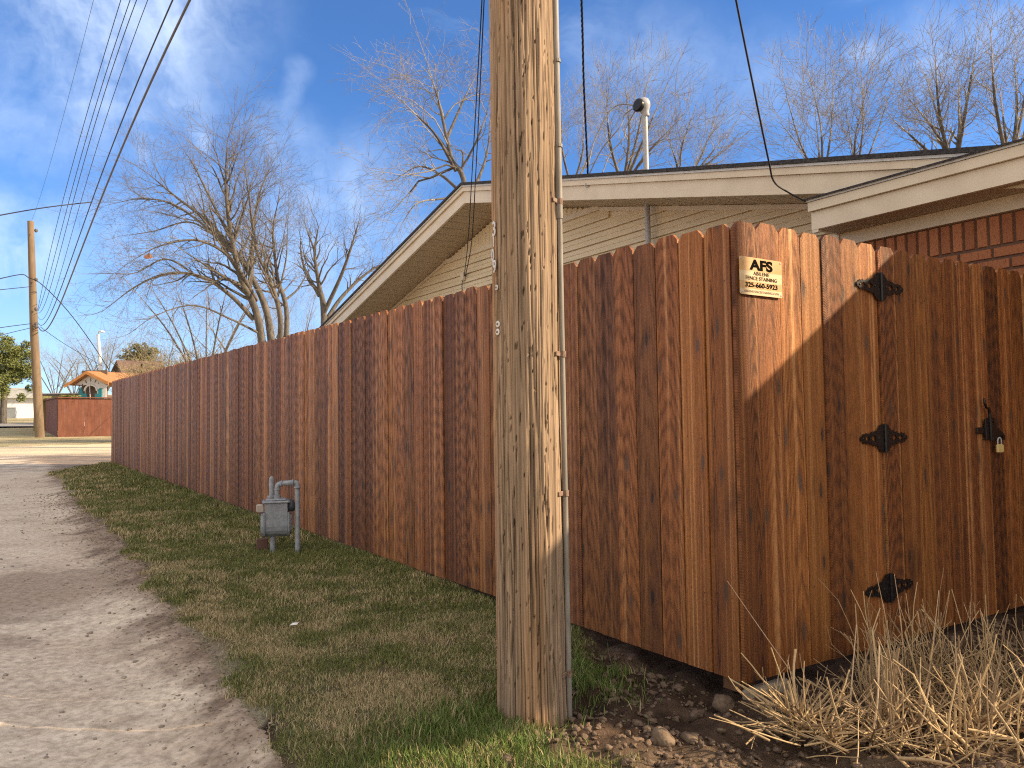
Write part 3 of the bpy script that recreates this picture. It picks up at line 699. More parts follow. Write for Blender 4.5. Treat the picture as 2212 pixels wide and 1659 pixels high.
# ------------------------------------------------------------------ house with gable
def yv(o, t_, z): return Vector(yard(o, t_, z))
house = empty('house', tuple(yard(6, 5, 0)), label='beige vinyl-sided house with low gable and dark shingle roof behind the fence', cat='house')
house.location = (0, 0, 0)
PK, ZP, SR, SL = 6.25, 3.975, .222, .255        # ridge position, fascia top, slopes
def ftop(t_): return ZP - (SR * (PK - t_) if t_ < PK else SL * (t_ - PK))
TR, TL = -3.2, 12.6
fs = MB()       # fascia: lower board and upper trim step
def band(mb, oa, ob, ta, tb, dza, dzb):
    mb.hexa([yv(oa, ta, ftop(ta) + dza), yv(oa, tb, ftop(tb) + dza), yv(ob, tb, ftop(tb) + dza), yv(ob, ta, ftop(ta) + dza),
             yv(oa, ta, ftop(ta) + dzb), yv(oa, tb, ftop(tb) + dzb), yv(ob, tb, ftop(tb) + dzb), yv(ob, ta, ftop(ta) + dzb)])
for ta, tb in ((-.35, PK), (PK, TL)):
    band(fs, 2.40, 2.43, ta, tb, -.215, -.075); band(fs, 2.375, 2.43, ta, tb, -.0735, -.022)
fs.build('fascia', M_FASCIA, house)
dm = MB()
for ta, tb in ((-.35, PK), (PK, TL)): band(dm, 2.36, 2.43, ta, tb, -.021, -.002)
dm.build('drip_edge', M_DRIP, house)
rf = MB()
for ta, tb in ((-.35, PK), (PK, TL)): band(rf, 2.345, 9.5, ta, tb, -.001, .03)
rf.build('roof', M_SHINGLE, house)
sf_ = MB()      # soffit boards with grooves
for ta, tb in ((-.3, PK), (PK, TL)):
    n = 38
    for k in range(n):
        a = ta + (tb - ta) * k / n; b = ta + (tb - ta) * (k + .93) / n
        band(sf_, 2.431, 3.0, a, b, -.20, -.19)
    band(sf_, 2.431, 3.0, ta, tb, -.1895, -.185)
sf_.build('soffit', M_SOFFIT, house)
# wall: horizontal lap siding below, vertical siding in the apex
OW = 2.98; TRIMZ = 3.36
wl = MB()
def soff(t_): return ftop(t_) - .202
wl.hexa([yv(OW + .03, 1.0, -.2), yv(OW + .03, 12.4, -.2), yv(OW + .12, 12.4, -.2), yv(OW + .12, 1.0, -.2), yv(OW + .03, 1.0, soff(1.0)), yv(OW + .03, 12.4, soff(12.4)), yv(OW + .12, 12.4, soff(12.4)), yv(OW + .12, 1.0, soff(1.0))])
wl.v = wl.v[:-8]; wl.f = []; wl.sm = []; wl.v = []
poly = [yv(OW + .03, 1.0, -.2), yv(OW + .03, 12.4, -.2), yv(OW + .03, 12.4, soff(12.4)), yv(OW + .03, PK, soff(PK)), yv(OW + .03, 1.0, soff(1.0))]
wl.prism(poly, (0, 0, 0), tuple(NL * .1) + (0,))
wl.build('wall', M_SIDING, house)
lap = MB(); zc = TRIMZ - .03; LAPH = .117
while zc > .6:
    z1, z0 = zc, zc - LAPH
    # t-range where the wall exists at the lap's top edge
    tr = max(1.0, PK - (ZP - .202 - z0) / SR); tl = min(12.4, PK + (ZP - .202 - z0) / SL)
    if zc > TRIMZ - .04: tr = max(1.0, PK - (ZP - .202 - z1) / SR)
    vs = []
    for tt in (tr, tl):
        vs += [yv(OW - .004, tt, z0 + .006), yv(OW + .024, tt, z0 + .006), yv(OW + .028, tt, z1), yv(OW + .022, tt, z1), yv(OW - .004, tt, z0 + .016), yv(OW + .012, tt, z0 + LAPH * .50), yv(OW + .004, tt, z0 + LAPH * .53)]
    # double-4 dutch profile: outer face polyline
    n = 7; P = lambda k, i: vs[i * 7 + k]
    order = [1, 0, 4, 5, 6, 3, 2]
    q = [vs[k] for k in order] + [vs[7 + k] for k in order]
    lap.add(q, [(i, i + 1, n + i + 1, n + i) for i in range(n - 1)] + [tuple(range(n - 1, -1, -1)), tuple(range(n, 2 * n))])
    zc -= LAPH
lap.build('lap_siding', M_SIDING, house)
tm = MB(); ta = PK - (ZP - .202 - TRIMZ) / SR; tb = PK + (ZP - .202 - TRIMZ) / SL
tm.hexa([yv(OW - .012, ta, TRIMZ - .03), yv(OW - .012, tb, TRIMZ - .03), yv(OW + .03, tb, TRIMZ - .03), yv(OW + .03, ta, TRIMZ - .03), yv(OW - .012, ta, TRIMZ + .03), yv(OW - .012, tb, TRIMZ + .03), yv(OW + .03, tb, TRIMZ + .03), yv(OW + .03, ta, TRIMZ + .03)])
for a_, b_ in ((1.0, ta), (tb, 12.4)):   # trim under the soffit
    tm.hexa([yv(OW - .01, a_, soff(a_) - .045), yv(OW - .01, b_, soff(b_) - .045), yv(OW + .031, b_, soff(b_) - .045), yv(OW + .031, a_, soff(a_) - .045), yv(OW - .01, a_, soff(a_) - .002), yv(OW - .01, b_, soff(b_) - .002), yv(OW + .031, b_, soff(b_) - .002), yv(OW + .031, a_, soff(a_) - .002)])
tm.build('trim', M_FASCIA, house)
vsd = MB(); k = ta + .03
while k < tb - .05:
    zt_ = min(soff(k), soff(k + .085)) - .002
    if zt_ > TRIMZ + .035: vsd.bbox((*(yard(OW + .016, k + .0425, 0)[:2]), (TRIMZ + .031 + zt_) / 2), (.024, .083, zt_ - TRIMZ - .031), .006, rz=.5829)
    k += .092
vsd.build('vertical_siding', M_SIDING, house)
# brick wing with lower eave
wing = empty('brick_wing', (0, 0, 0), label='low orange brick wing with beige eave at the right edge of the photo', cat='house')
T0, T1, T1W = 1.29, -2.80, -2.62; OE, OB = 2.30, 2.62; ZE = 2.385
M33 = Matrix.Rotation(.5829, 3, 'Z')
def wbox(mb, oa, ob, ta_, tb_, za, zb_): 
    mb.hexa([yv(oa, ta_, za), yv(oa, tb_, za), yv(ob, tb_, za), yv(ob, ta_, za), yv(oa, ta_, zb_), yv(oa, tb_, zb_), yv(ob, tb_, zb_), yv(ob, ta_, zb_)])
fb = MB(); wbox(fb, OE, OE + .03, T0, T1, ZE, ZE + .125); wbox(fb, OE - .028, OE + .03, T0 + .006, T1 - .006, ZE + .127, ZE + .19)
wbox(fb, OE + .003, OE + .035, T0 - .05, T0 - .002, ZE - .02, ZE + .124)
wbox(fb, OE + .032, OB + .2, T0 - .03, T0, ZE + .001, ZE + .19)
fb.build('fascia', M_FASCIA, wing)
ed = MB(); wbox(ed, OE - .04, OE + .03, T0 + .012, T1 - .012, ZE + .192, ZE + .212); ed.build('drip_edge', M_DRIP, wing)
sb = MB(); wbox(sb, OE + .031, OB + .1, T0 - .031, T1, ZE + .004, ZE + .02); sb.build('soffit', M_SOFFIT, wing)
rfw = MB(); SW = .20
def rz_(o_): return ZE + .214 + (o_ - OE) * SW
rfw.hexa([yv(OE - .055, T0 + .02, rz_(OE - .055)), yv(OE - .055, T1 - .02, rz_(OE - .055)), yv(7.5, T1 - .02, rz_(7.5)), yv(7.5, T0 + .02, rz_(7.5)), yv(OE - .055, T0 + .02, rz_(OE - .055) + .012), yv(OE - .055, T1 - .02, rz_(OE - .055) + .012), yv(7.5, T1 - .02, rz_(7.5) + .03), yv(7.5, T0 + .02, rz_(7.5) + .03)])
rfw.build('roof', M_SHINGLE, wing)
# frieze board and side return
fz = MB(); wbox(fz, OB - .03, OB + .02, T0 - .02, T1W, ZE - .085, ZE + .003); wbox(fz, OB - .045, OB + .3, T0 - .02, T0 + .02, .3, ZE - .001)
fz.build('frieze', M_FASCIA, wing)
core = MB(); wbox(core, OB + .012, OB + .2, T0 - .03, T1W, -.2, ZE); 
core.prism([yv(OB + .2, T1W, -.2), yv(12, T1W, -.2), yv(12, T1W, ZE), yv(7.5, T1W, rz_(7.5)), yv(OB + .2, T1W, rz_(OB + .2) - .02)], tuple(DL * .001) + (0,), tuple(DL * .2) + (0,))
core.build('wall', M_MORTAR, wing)
V, Fc, A = [], [], []
def brick(oa, ob, ta_, tb_, za, zb_, seed):
    n0 = len(V); j = rng.uniform(-.002, .002); e = .004
    for o_, s_ in ((oa + j, e), (ob, 0)):
        for tt, zz2 in ((ta_ - s_, za + s_), (tb_ + s_, za + s_), (tb_ + s_, zb_ - s_), (ta_ - s_, zb_ - s_)):
            V.append(tuple(yard(o_, tt, zz2))); A.append((0, 0, seed))
    for f in ((0, 1, 2, 3), (4, 7, 6, 5), (0, 4, 5, 1), (1, 5, 6, 2), (2, 6, 7, 3), (3, 7, 4, 0)): Fc.append(tuple(n0 + i for i in f))
zt_ = ZE - .086; k = T0 - .05
while k > T1W + .08: brick(OB, OB + .02, k, k - .062, zt_ - .185, zt_ - .004, rng.random()); k -= .0745
zt_ -= .198; row = 0
while zt_ > 0:
    k = T0 - .03 + (row % 2) * .10
    while k > T1W + .05:
        a_ = min(k, T0 - .03); b_ = max(k - .19, T1W + .01)
        if a_ - b_ > .03: brick(OB, OB + .02, a_, b_, zt_ - .062, zt_, rng.random())
        k -= .2015
    zt_ -= .0735; row += 1
me = bpy.data.meshes.new('brickwork'); me.from_pydata(V, [], Fc); a_ = me.attributes.new('wc', 'FLOAT_VECTOR', 'POINT'); a_.data.foreach_set('vector', np.array(A, np.float32).ravel()); me.materials.append(M_BRICK); me.update()
o = bpy.data.objects.new('brickwork', me); o.parent = wing; link(o)

ch = MB(); wbox(ch, OE + .04, OE + .22, T1 + .02, T1 + .255, ZE + .15, 3.16); ch.build('shadow_block', M_BRICK, wing)  # unseen block added on the roof end to shade the near alley
cc_ = MB(); wbox(cc_, OE + .03, OE + .23, T1 + .01, T1 + .26, 3.162, 3.19); cc_.build('shadow_block_cap', M_CONC, wing)  # top slab of the added shading block
shadow_disc_c = Vector((4.78, 1.985, 3.02)); ds = MB(); ds.lathe([(.02, 0), (.15, .012), (.30, .045), (.465, .095), (.47, .1), (.465, .085), (.30, .035), (.02, -.01)], shadow_disc_c, 28, M=Matrix.Rotation(R(-78), 3, 'Y')); ds.build('shadow_disc', M_GALV, wing)  # unseen disc added to throw shade on the alley's near left
am = MB(); q_ = yv(OE + .35, T1 + .1, rz_(OE + .35)); am.tube([q_, q_ + Vector((0, 0, .3)), shadow_disc_c], .022, 8); am.build('shadow_disc_arm', M_GALV, wing)  # arm added to carry the unseen shading disc
q_ = yv(OE + .2, -2.12, rz_(OE + .2) - .05); MB().tube([q_, Vector((q_.x, q_.y, 3.55))], .07, 12).build('shadow_post', M_GALV, wing)  # unseen post added to block a strip of sun on the alley
# service mast
ms = empty('service_mast', (0, 0, 0), label='shiny metal electric mast with weatherhead rising through the roof eave', cat='service mast')
mp = yard(2.9, 3.565, 0)
MB().tube([(mp[0], mp[1], .9), (mp[0], mp[1], 2.5), (mp[0] - .01, mp[1], 4.10)], .027, 16).build('pipe', M_GALV, ms)
MB().lathe([(.075, 0), (.06, .02), (.034, .06), (.032, .08)], (mp[0], mp[1], ftop(3.565) + .02), 16).build('flashing', M_SHINGLE, ms)
hd = MB(); hc = Vector((mp[0] - .02, mp[1], 4.15))
Mh = Matrix.Rotation(R(-38), 3, 'Y') 
hd.lathe([(.033, -.07), (.037, -.06), (.037, -.03), (.05, 0), (.066, .03), (.07, .06), (.06, .095), (.035, .115), (.008, .12)], (mp[0] - .01, mp[1], 4.12), 18, M=Matrix.Rotation(R(-12), 3, 'Y'))
hd.build('weatherhead', M_GALV, ms)
tl_ = MB(); cc = Vector((mp[0] - .075, mp[1] - .03, 4.155)); tl_.lathe([(.055, -.03), (.066, .0), (.062, .02), (.05, .022)], cc, 16, M=Matrix.Rotation(R(35), 3, 'Z') @ Matrix.Rotation(R(-80), 3, 'Y')); tl_.build('wire_opening', M_BLACK, ms)
ins = plane(1268, 372, 2.44)
for (mx, my), (ex, ey) in (((1310, 245), (1268, 370)), ((1340, 265), (1270, 382)), ((1348, 290), (1302, 372))):
    wire_obj('service_lead', [tuple(cc), tuple(plane((mx + 1360) / 2, my - 18, 2.75)), tuple(plane(mx, my + 8, 2.65)), tuple(plane((mx + ex) / 2 - 6, (my + ey) / 2, 2.55)), tuple(plane(ex, ey, 2.46))], .0062, M_WIREL, ms)
ptop = (PB[0] + .1, PB[1] + .1, 7.6)
def hang(px, ext):
    return [tuple(p_) for p_ in px] + [ext]
drop = [plane(1270, 378, 2.44)]
A_ = np.array(drop[0]); B_ = at(1257, 0, 4.9)
d1 = [tuple(A_), tuple(at(1266, 290, 7.3)), tuple(at(1261, 180, 6.8)), tuple(at(1258.5, 80, 6.3)), tuple(at(1256, 0, 5.95)), tuple(at(1252, -120, 5.5)), (PB[0] + .12, PB[1] + .1, 6.2)]
twm = MB(); P = spline(d1, 26)
for ph in (0, 2.09, 4.19):
    twm.tube([(p_[0] + .0055 * math.cos(ph + i * .55), p_[1], p_[2] + .0055 * math.sin(ph + i * .55)) for i, p_ in enumerate(P)], .0046, 6)
svc = twm.build('service_drop', M_CABLE); tag(svc, 'black twisted service cable dropping from the big pole to the eave beside the mast', 'cable')
el = MB(); p_ = plane(1268, 400, 2.38); el.tube([(p_[0] + .02 * math.cos(a), p_[1], p_[2] + .02 * math.sin(a)) for a in np.linspace(0, 6.28, 12)], .004, 6)
el.tube([tuple(plane(1268, 390, 2.38)), tuple(plane(1271, 378, 2.42)), tuple(plane(1266, 350, 2.5))], .004, 6); el.tube([tuple(p_), tuple(np.array(p_) + np.array([NL[0] * .06, NL[1] * .06, 0]))], .005, 6)
el.build('anchor_eye', M_GALV, svc)
wire_obj('telephone_cable', [tuple(plane(1745, 438, 2.29)), tuple(at(1700, 414, 5.45)), tuple(at(1672, 392, 5.27)), tuple(at(1660, 345, 5.1)), tuple(at(1625, 175, 4.74)), tuple(at(1590, 0, 4.4)), tuple(at(1562, -150, 4.1)), (PB[0] + .13, PB[1] + .05, 5.5)], .0062, M_CABLE, label='thin black cable hanging down to the corner of the brick wing eave', cat='cable')
bx = plane(1000, 597, 2.96)
tb_ = empty('terminal_box', tuple(bx), rz=.5829, label='small pale terminal box on the gable siding just left of the big pole', cat='junction box')
MB().bbox((0, 0, 0), (.05, .075, .12), .008).build('cover', M_FASCIA, tb_)
MB().tube([(-.01, 0, -.06), (-.012, .01, -.14), (-.0, .02, -.2)], .006, 6).build('tail_wire', M_CABLE, tb_)
for dx_, lab in ((0, 'outer of the two thin black wires dropping to the terminal box on the gable'), (8, 'inner of the two thin black wires dropping to the terminal box, nearest the pole')):
    b_ = np.array(bx) + np.array([.02 + dx_ * .002, -.02, .0])
    wire_obj('drop_wire', [tuple(b_), tuple(at(1011 + dx_, 520, 9.9)), tuple(at(1020 + dx_, 370, 8.8)), tuple(at(1031 + dx_ * .8, 180, 7.6)), tuple(at(1041 + dx_ * .6, 0, 6.6)), tuple(at(1046 + dx_ * .6, -130, 6.05)), (PB[0] - .1, PB[1] + .05, 6.3 + dx_ * .02)], .0056, M_CABLE, label=lab, cat='cable', group='wires to the terminal box')

# ------------------------------------------------------------------ gas meter
U = .00045; mo = np.array([-1.83, 6.46])
meter = empty('gas_meter', (mo[0], mo[1], float(gh(mo[0], mo[1]))), label='grey gas meter with looped pipes standing in the grass by the fence', cat='gas meter')
def mp_(zx, zy, dy=0.): return (-(560 - zx) * U, dy, (1480 - zy) * U)
Mz = Matrix.Rotation(R(16), 3, 'Z')
def mrot(v): return Mz @ Vector(v)
bodyc = mp_(425, 900, .02)
bd = MB()    # body: U-shaped section extruded along the width
def usec(hw, zt1, zb1, rd):
    pts = [(-hw, zt1), (hw, zt1)];
    for k in range(9): a = -k * math.pi / 8; pts.append((hw * math.cos(a), zb1 + rd + rd * math.sin(a)))
    return pts
def ext_u(mb, sec, x0, x1, c):
    P0_ = [Vector(c) + mrot((x0, y, z)) for y, z in sec]; n = len(sec); P1_ = [Vector(c) + mrot((x1, y, z)) for y, z in sec]
    mb.add(P0_ + P1_, [tuple(range(n)), tuple(range(2 * n - 1, n - 1, -1))] + [(i, n + i, n + (i + 1) % n, (i + 1) % n) for i in range(n)])
ext_u(bd, usec(.085, .13, -.135, .085), -.085, .085, bodyc)
bd.build('body', M_METER, meter)
for sx in (-1, 1):
    pn = MB(); sec1 = [(y * 1.1, z) for y, z in usec(.088, .06, -.145, .088)]
    a0, a1, a2 = (.086, .100, .118)
    ext_u(pn, sec1, sx * a0, sx * a1, bodyc)
    # raised pan
    r1 = [(y * .86, z * .86 - .005) for y, z in sec1]; r2 = [(y * .72, z * .74 - .008) for y, z in sec1]; n = len(r1)
    Pa = [Vector(bodyc) + mrot((sx * a1, y, z)) for y, z in r1]; Pb = [Vector(bodyc) + mrot((sx * a2, y, z)) for y, z in r2]
    pn.add(Pa + Pb, [(i, (i + 1) % n, n + (i + 1) % n, n + i) for i in range(n)] + [tuple(range(n, 2 * n))])
    pnl = pn.build('side_cover', M_METER, meter)
    for i in range(0, len(sec1), 2):
        y, z = sec1[i]; MB().tube([Vector(bodyc) + mrot((sx * .084, y * .93, z * .93)), Vector(bodyc) + mrot((sx * .105, y * .93, z * .93))], .005, 6).build('bolt', M_METERD, pnl)
tp = MB(); c_ = Vector(bodyc) + Vector((0, 0, .14)); tp.bbox(c_, (.215, .20, .02), .012, M=Mz); tp.bbox(c_ + Vector((0, 0, .016)), (.16, .14, .018), .01, M=Mz)
for k in range(8):
    a = k * math.pi / 4 + .4; tp.tube([c_ + mrot((.098 * math.cos(a), .088 * math.sin(a), -.016)), c_ + mrot((.098 * math.cos(a), .088 * math.sin(a), .018))], .0052, 6)
tp.build('top_flange', M_METER, meter)
ix = MB(); ix.bbox(Vector(mp_(190, 690, -.05)), (.058, .055, .062), .007, M=Mz); ix.build('index_box', M_INDEX, meter)
rg = MB(); rg.lathe([(.02, -.03), (.045, -.02), (.05, 0), (.045, .02), (.02, .03)], mp_(670, 670, .05), 16, M=Matrix.Rotation(R(80), 3, 'Y')); rg.build('regulator', M_METERD, meter)
ps = MB(); r_ = .0195
ps.tube([mp_(357, 560), mp_(357, 200), mp_(357, 160), mp_(357, 142)], [r_, r_, r_ * .8, r_ * .3], 14)
for zy in (500, 545): ps.lathe([(.027, -.009), (.029, 0), (.027, .009)], mp_(345, zy), 8)
ps.build('capped_pipe', M_METER, meter)
lp = MB()
path = [mp_(452, 560, 0), mp_(452, 420, 0), mp_(455, 335, 0), mp_(475, 290, .002), mp_(520, 272, .004), mp_(620, 266, .008), mp_(730, 256, .012), mp_(785, 268, .014), mp_(806, 310, .014), mp_(808, 380, .012), mp_(815, 900, 0), mp_(828, 1400, -.02), mp_(830, 1560, -.02)]
P = [path[0], path[1]] + spline(path[1:5], 6)[1:-1] + [path[4], path[5], path[6]] + spline(path[6:10], 6)[1:-1] + path[9:]
lp.tube(P, .0205, 14)
for zx, zy, ax in ((452, 500, 'z'), (452, 545, 'z'), (455, 375, 'z'), (535, 271, 'x'), (735, 256, 'x'), (808, 345, 'z')):
    lp.lathe([(.024, -.006), (.0275, -.003), (.0275, .003), (.024, .006)] if zy not in (500, 545) else [(.03, -.011), (.031, 0), (.03, .011)], mp_(zx, zy, .004), 12, M=Matrix.Identity(3) if ax == 'z' else Matrix.Rotation(R(90), 3, 'Y'))
lp.build('loop_pipe', M_METER, meter)
MB().tube([mp_(365, 1150, .02), mp_(365, 1560, .02)], .021, 14).build('support_pipe', M_METER, meter)
p_ = np.array([mo[0], mo[1], 0]) + np.array(mp_(90, 1115, .15)); g0 = float(gh(p_[0], p_[1]))
bt = MB().bbox((p_[0], p_[1], g0 + .045), (.09, .05, .10), .004, rz=.3).build('marker_box', mat('dull_red_brown_metal', speckle((.11, .05, .04), (.15, .08, .06), 40), rough=.7))
tag(bt, 'low dull brown box in the grass just left of the gas meter', 'marker box')

# ------------------------------------------------------------------ overhead lines and the far pole
FP = np.array([-22.35, 38.3])
fp = empty('utility_pole', (FP[0], FP[1], float(gz(*FP))), label='tall thin wooden utility pole far down the alley beside the red fence', cat='utility pole')
ftopz = at(66, 478, FP[1])[2]; fbz = float(gz(*FP)); Hf = ftopz - fbz
dxl = at(66, 478, FP[1])[0] - FP[0]
MB().tube([(0, 0, -.3), (0, 0, 0), (dxl * .5 - .06, 0, Hf * .5), (dxl, 0, Hf)], [.215, .21, .18, .14], 14).build('shaft', mat('far_pole_wood', speckle((.235, .17, .11), (.15, .105, .07), 5, .85, 0, .5, (1, 1, .15)), rough=.85), fp)
hw = MB()
for zp in (700, 706, 668, 604, 498): 
    hw = MB(); q = at(78, zp, FP[1] - .25); hw.lathe([(.05, -.08), (.09, 0), (.05, .08)], (q[0] - FP[0], q[1] - FP[1], q[2] - fbz), 10); hw.build('insulator', M_CABLEG, fp)
np2 = PB
def vplane(px, py):
    """point of the alley's cable plane (through both poles) seen at a spot of the frame"""
    a = np2; b = FP + 0; n = np.array([-(b - a)[1], (b - a)[0]]); r = ray(px, py); return EYEP + r * ((a @ n) / (r[:2] @ n))
cabs = [([(202, 0), (133, 265)], (67, 480), .007, 'thinnest overhead wire, leftmost of the bundle, ending at the far pole top'),
        ([(261, 0), (182, 265), (96, 600)], (82, 668), .011, 'second overhead wire from the left of the bundle over the alley'),
        ([(281, 0), (196, 265), (105.6, 600)], (82, 672), .011, 'third overhead wire from the left of the bundle over the alley'),
        ([(295, 0), (206, 265), (115, 600)], (82, 676), .011, 'fourth overhead wire from the left, middle of the bundle over the alley'),
        ([(319, 0), (226, 265), (128, 600)], (82, 684), .009, 'fifth overhead wire from the left of the bundle over the alley'),
        ([(373, 0), (262, 265), (140, 600)], (82, 698), .016, 'black overhead cable just left of the thickest one'),
        ([(410, 0), (287, 265), (168, 560)], (83, 706), .024, 'thickest black overhead cable, rightmost of the bundle over the alley')]
for px, e, r_, lab in cabs:
    P = [vplane(*p_) for p_ in px] + [vplane(*e)]
    a = np.array([np.linalg.norm(p_[:2] - np2) for p_ in P]); z = np.array([p_[2] for p_ in P])
    cf = np.polyfit(a, z, min(2, len(P) - 1))
    if len(P) > 3: cf = np.polyfit(a, z, 3)
    tot = a[-1]; u_ = (FP - np2) / np.linalg.norm(FP - np2); pts = []
    for k in range(41):
        s_ = tot * k / 40; zz2 = float(np.polyval(cf, s_)); q = np2 + u_ * s_
        if s_ < a[0]: # towards the near pole: straight continuation
            sl_ = (np.polyval(cf, a[0] + .5) - np.polyval(cf, a[0])) / .5; zz2 = float(np.polyval(cf, a[0]) + sl_ * (s_ - a[0]))
        pts.append((q[0], q[1], max(zz2, 4)))
    rr_ = [r_ * .55 * (.55 + .45 * k / 40 * 2) for k in range(41)]
    o = MB().tube(pts, [r_ * (.5 + .5 * k / 40) for k in range(41)], 6).build('overhead_cable', M_CABLEG if r_ > .02 else M_CABLE); tag(o, lab, 'cable', 'overhead cables along the alley')
def far_wire(px, ys, r_, lab):
    tag(MB().tube(spline([tuple(at(x_, y_, Y_)) for (x_, y_), Y_ in zip(px, ys)], 8), r_, 5).build('overhead_cable', M_CABLE), lab, 'cable')
j = vplane(200, 437)[1]
far_wire([(-60, 478), (0, 465), (100, 448), (200, 436)], [j - 4, j - 3, j - 1, j], .012, 'black wire crossing from the left edge to the thick cable above the far pole')
far_wire([(-60, 618), (0, 602), (47, 593), (62, 600), (92, 616), (150, 676), (208, 756), (260, 840)], [30, 33, 37, 38, 38, 42, 46, 50], .022, 'wire passing the far pole and sloping down right towards the small orange roof')
far_wire([(-60, 633), (0, 626), (68, 619)], [30, 33, 38], .016, 'upper thin wire from the left edge to the far pole, near mid height')
far_wire([(-60, 720), (0, 708), (68, 699)], [30, 33, 38], .016, 'wire from the left edge to the far pole, above the green tree')
far_wire([(-40, 738), (14, 721), (68, 708)], [30, 34, 38], .014, 'lowest wire from the left to the far pole, just above the tree')
far_wire([(87, 706), (120, 730), (156, 753), (220, 790)], [38, 41, 44, 48], .014, 'thin wire running down right from the far pole to the bare trees')

# ------------------------------------------------------------------ neighbour's red fence, hut, carport, houses
def nb(o_, t_, z): p_ = yard(o_, t_); return Vector((p_[0], p_[1], float(gz(p_[0], p_[1])) + z))
cA = at(125, 946, 38.74)[:2]; oA = (cA - C0) @ NL; tA = (cA - C0) @ DL
rfn = empty('wooden_fence', (0, 0, 0), label='red-brown painted board fence at the far alley corner next to the thin pole', cat='fence')
panel('front_boards', np.array(cA), NL, -DL, 75, .141, lambda s_: float(gz(*(cA + NL * s_))) , lambda s_: float(gz(*cA)) + 1.86, M_RED, rfn, ear=.002, jit=.003)
panel('side_boards', np.array(cA) - NL * .02 + DL * 16, -DL, -NL, 113, .141, lambda s_: float(gz(*(cA + DL * (16 - s_)))), lambda s_: float(gz(*(cA + DL * (16 - s_)))) + 1.86, M_RED, rfn, ear=.002, jit=.003)
cp = MB(); z0 = float(gz(*cA)) + 1.87
for a_, b_ in (((-.04, -.05), (10.7, -.05)), ((-.05, -.04), (-.05, 16))):
    A_ = cA + NL * a_[0] + DL * a_[1]; B_ = cA + NL * b_[0] + DL * b_[1]; n = np.array([-(B_ - A_)[1], (B_ - A_)[0]]); n = n / np.linalg.norm(n) * .04
    zB = z0 if b_[0] > 5 else z0 + .0139 * 16
    cp.hexa([(*(A_ - n), z0), (*(B_ - n), zB), (*(B_ + n), zB), (*(A_ + n), z0), (*(A_ - n), z0 + .04), (*(B_ - n), zB + .04), (*(B_ + n), zB + .04), (*(A_ + n), z0 + .04)])
cp.build('cap_rail', M_RED, rfn)
grn = empty('board_fence', (0, 0, 0), label='aged greenish board fence glimpsed just left of the thin far pole', cat='fence')
cG = at(72, 940, 46)[:2]
panel('boards', np.array(cG), NL, -DL, 10, .145, lambda s_: float(gz(*cG)), lambda s_: float(gz(*cG)) + 2.0, M_GREENW, grn, ear=.002)

# hut with rusty gable roof and white arch front
HY = 46.; hb = at(195, 940, HY); hbz = float(gz(hb[0], hb[1])); k_ = HY / F
def hp(zx, zy, dy=0.):            # zoom units of the close-up -> hut-local
    q = at(zx * .1707, 690.2 + zy * .1707, HY); return Vector((q[0] - hb[0], dy, q[2] - hbz))
hut = empty('garden_hut', (hb[0], hb[1], hbz), label='small white hut with rusty orange gable roof and turquoise shutters behind the red fence', cat='hut')
Wl = hp(1000, 880); Wr = hp(1345, 880); pkv = hp(1145, 700); ev = hp(935, 845); ev2 = hp(1385, 845)
cxh, czh = (hp(1158, 905).x, hp(1158, 905).z); ra = abs(hp(1240, 905).x - hp(1085, 905).x) / 2
out = [(Wl.x, 0), (Wr.x, 0), (Wr.x, ev2.z + .25 * 0), (ev2.x, ev2.z), (pkv.x, pkv.z), (ev.x, ev.z), (Wl.x, ev.z - .02)]
out = [(Wl.x, 0), (Wr.x, 0), (Wr.x, ev2.z), (ev2.x, ev2.z + .02), (pkv.x, pkv.z), (ev.x, ev.z + .02), (Wl.x, ev.z)]
arch = [(cxh + ra, .3)] + [(cxh + ra * math.cos(a), czh + ra * math.sin(a)) for a in np.linspace(0, math.pi, 14)] + [(cxh - ra, .3)]
MH = Matrix(((1, 0, 0, 0), (0, 0, -1, 0), (0, 1, 0, 0), (0, 0, 0, 1)))
slots = []
for zx, zy, an, L_, w_ in ((1155, 765, 0, .13, .05), (1093, 788, -28, .13, .05), (1215, 782, 25, .13, .05), (1050, 822, -45, .05, .05), (1250, 805, 45, .04, .04), (962, 822, 0, .05, .04), (1340, 812, 0, .05, .05)):
    q = hp(zx, zy); a = R(an); slots.append([(q.x + u1 * w_ * math.cos(a) + v1 * L_ * math.sin(a), q.z - u1 * w_ * math.sin(a) + v1 * L_ * math.cos(a)) for u1, v1 in ((-.5, -.8), (.5, -.8), (.7, 0), (.5, .8), (-.5, .8), (-.7, 0))])
flat2d('front_wall', [out, arch] + slots, Matrix.Translation((0, 0, 0)) @ MH, .12, M_WHITE, hut)
MB().tube([(x_, -.08, z_) for x_, z_ in arch[1:-1]], .055, 8).build('arch_moulding', M_WHITE, hut)
MB().box((cxh, .35, czh), (Wr.x - Wl.x - .1, .1, 2.4)).build('back_wall', M_BROWNW, hut)
MB().tube([(hp(1150, 800).x, -.15, hp(1150, 790).z), (hp(1158, 900).x, -.18, hp(1158, 900).z), (hp(1165, 990).x, -.15, hp(1165, 990).z - .5)], .018, 6).build('hanging_rope', M_WHITE, hut)
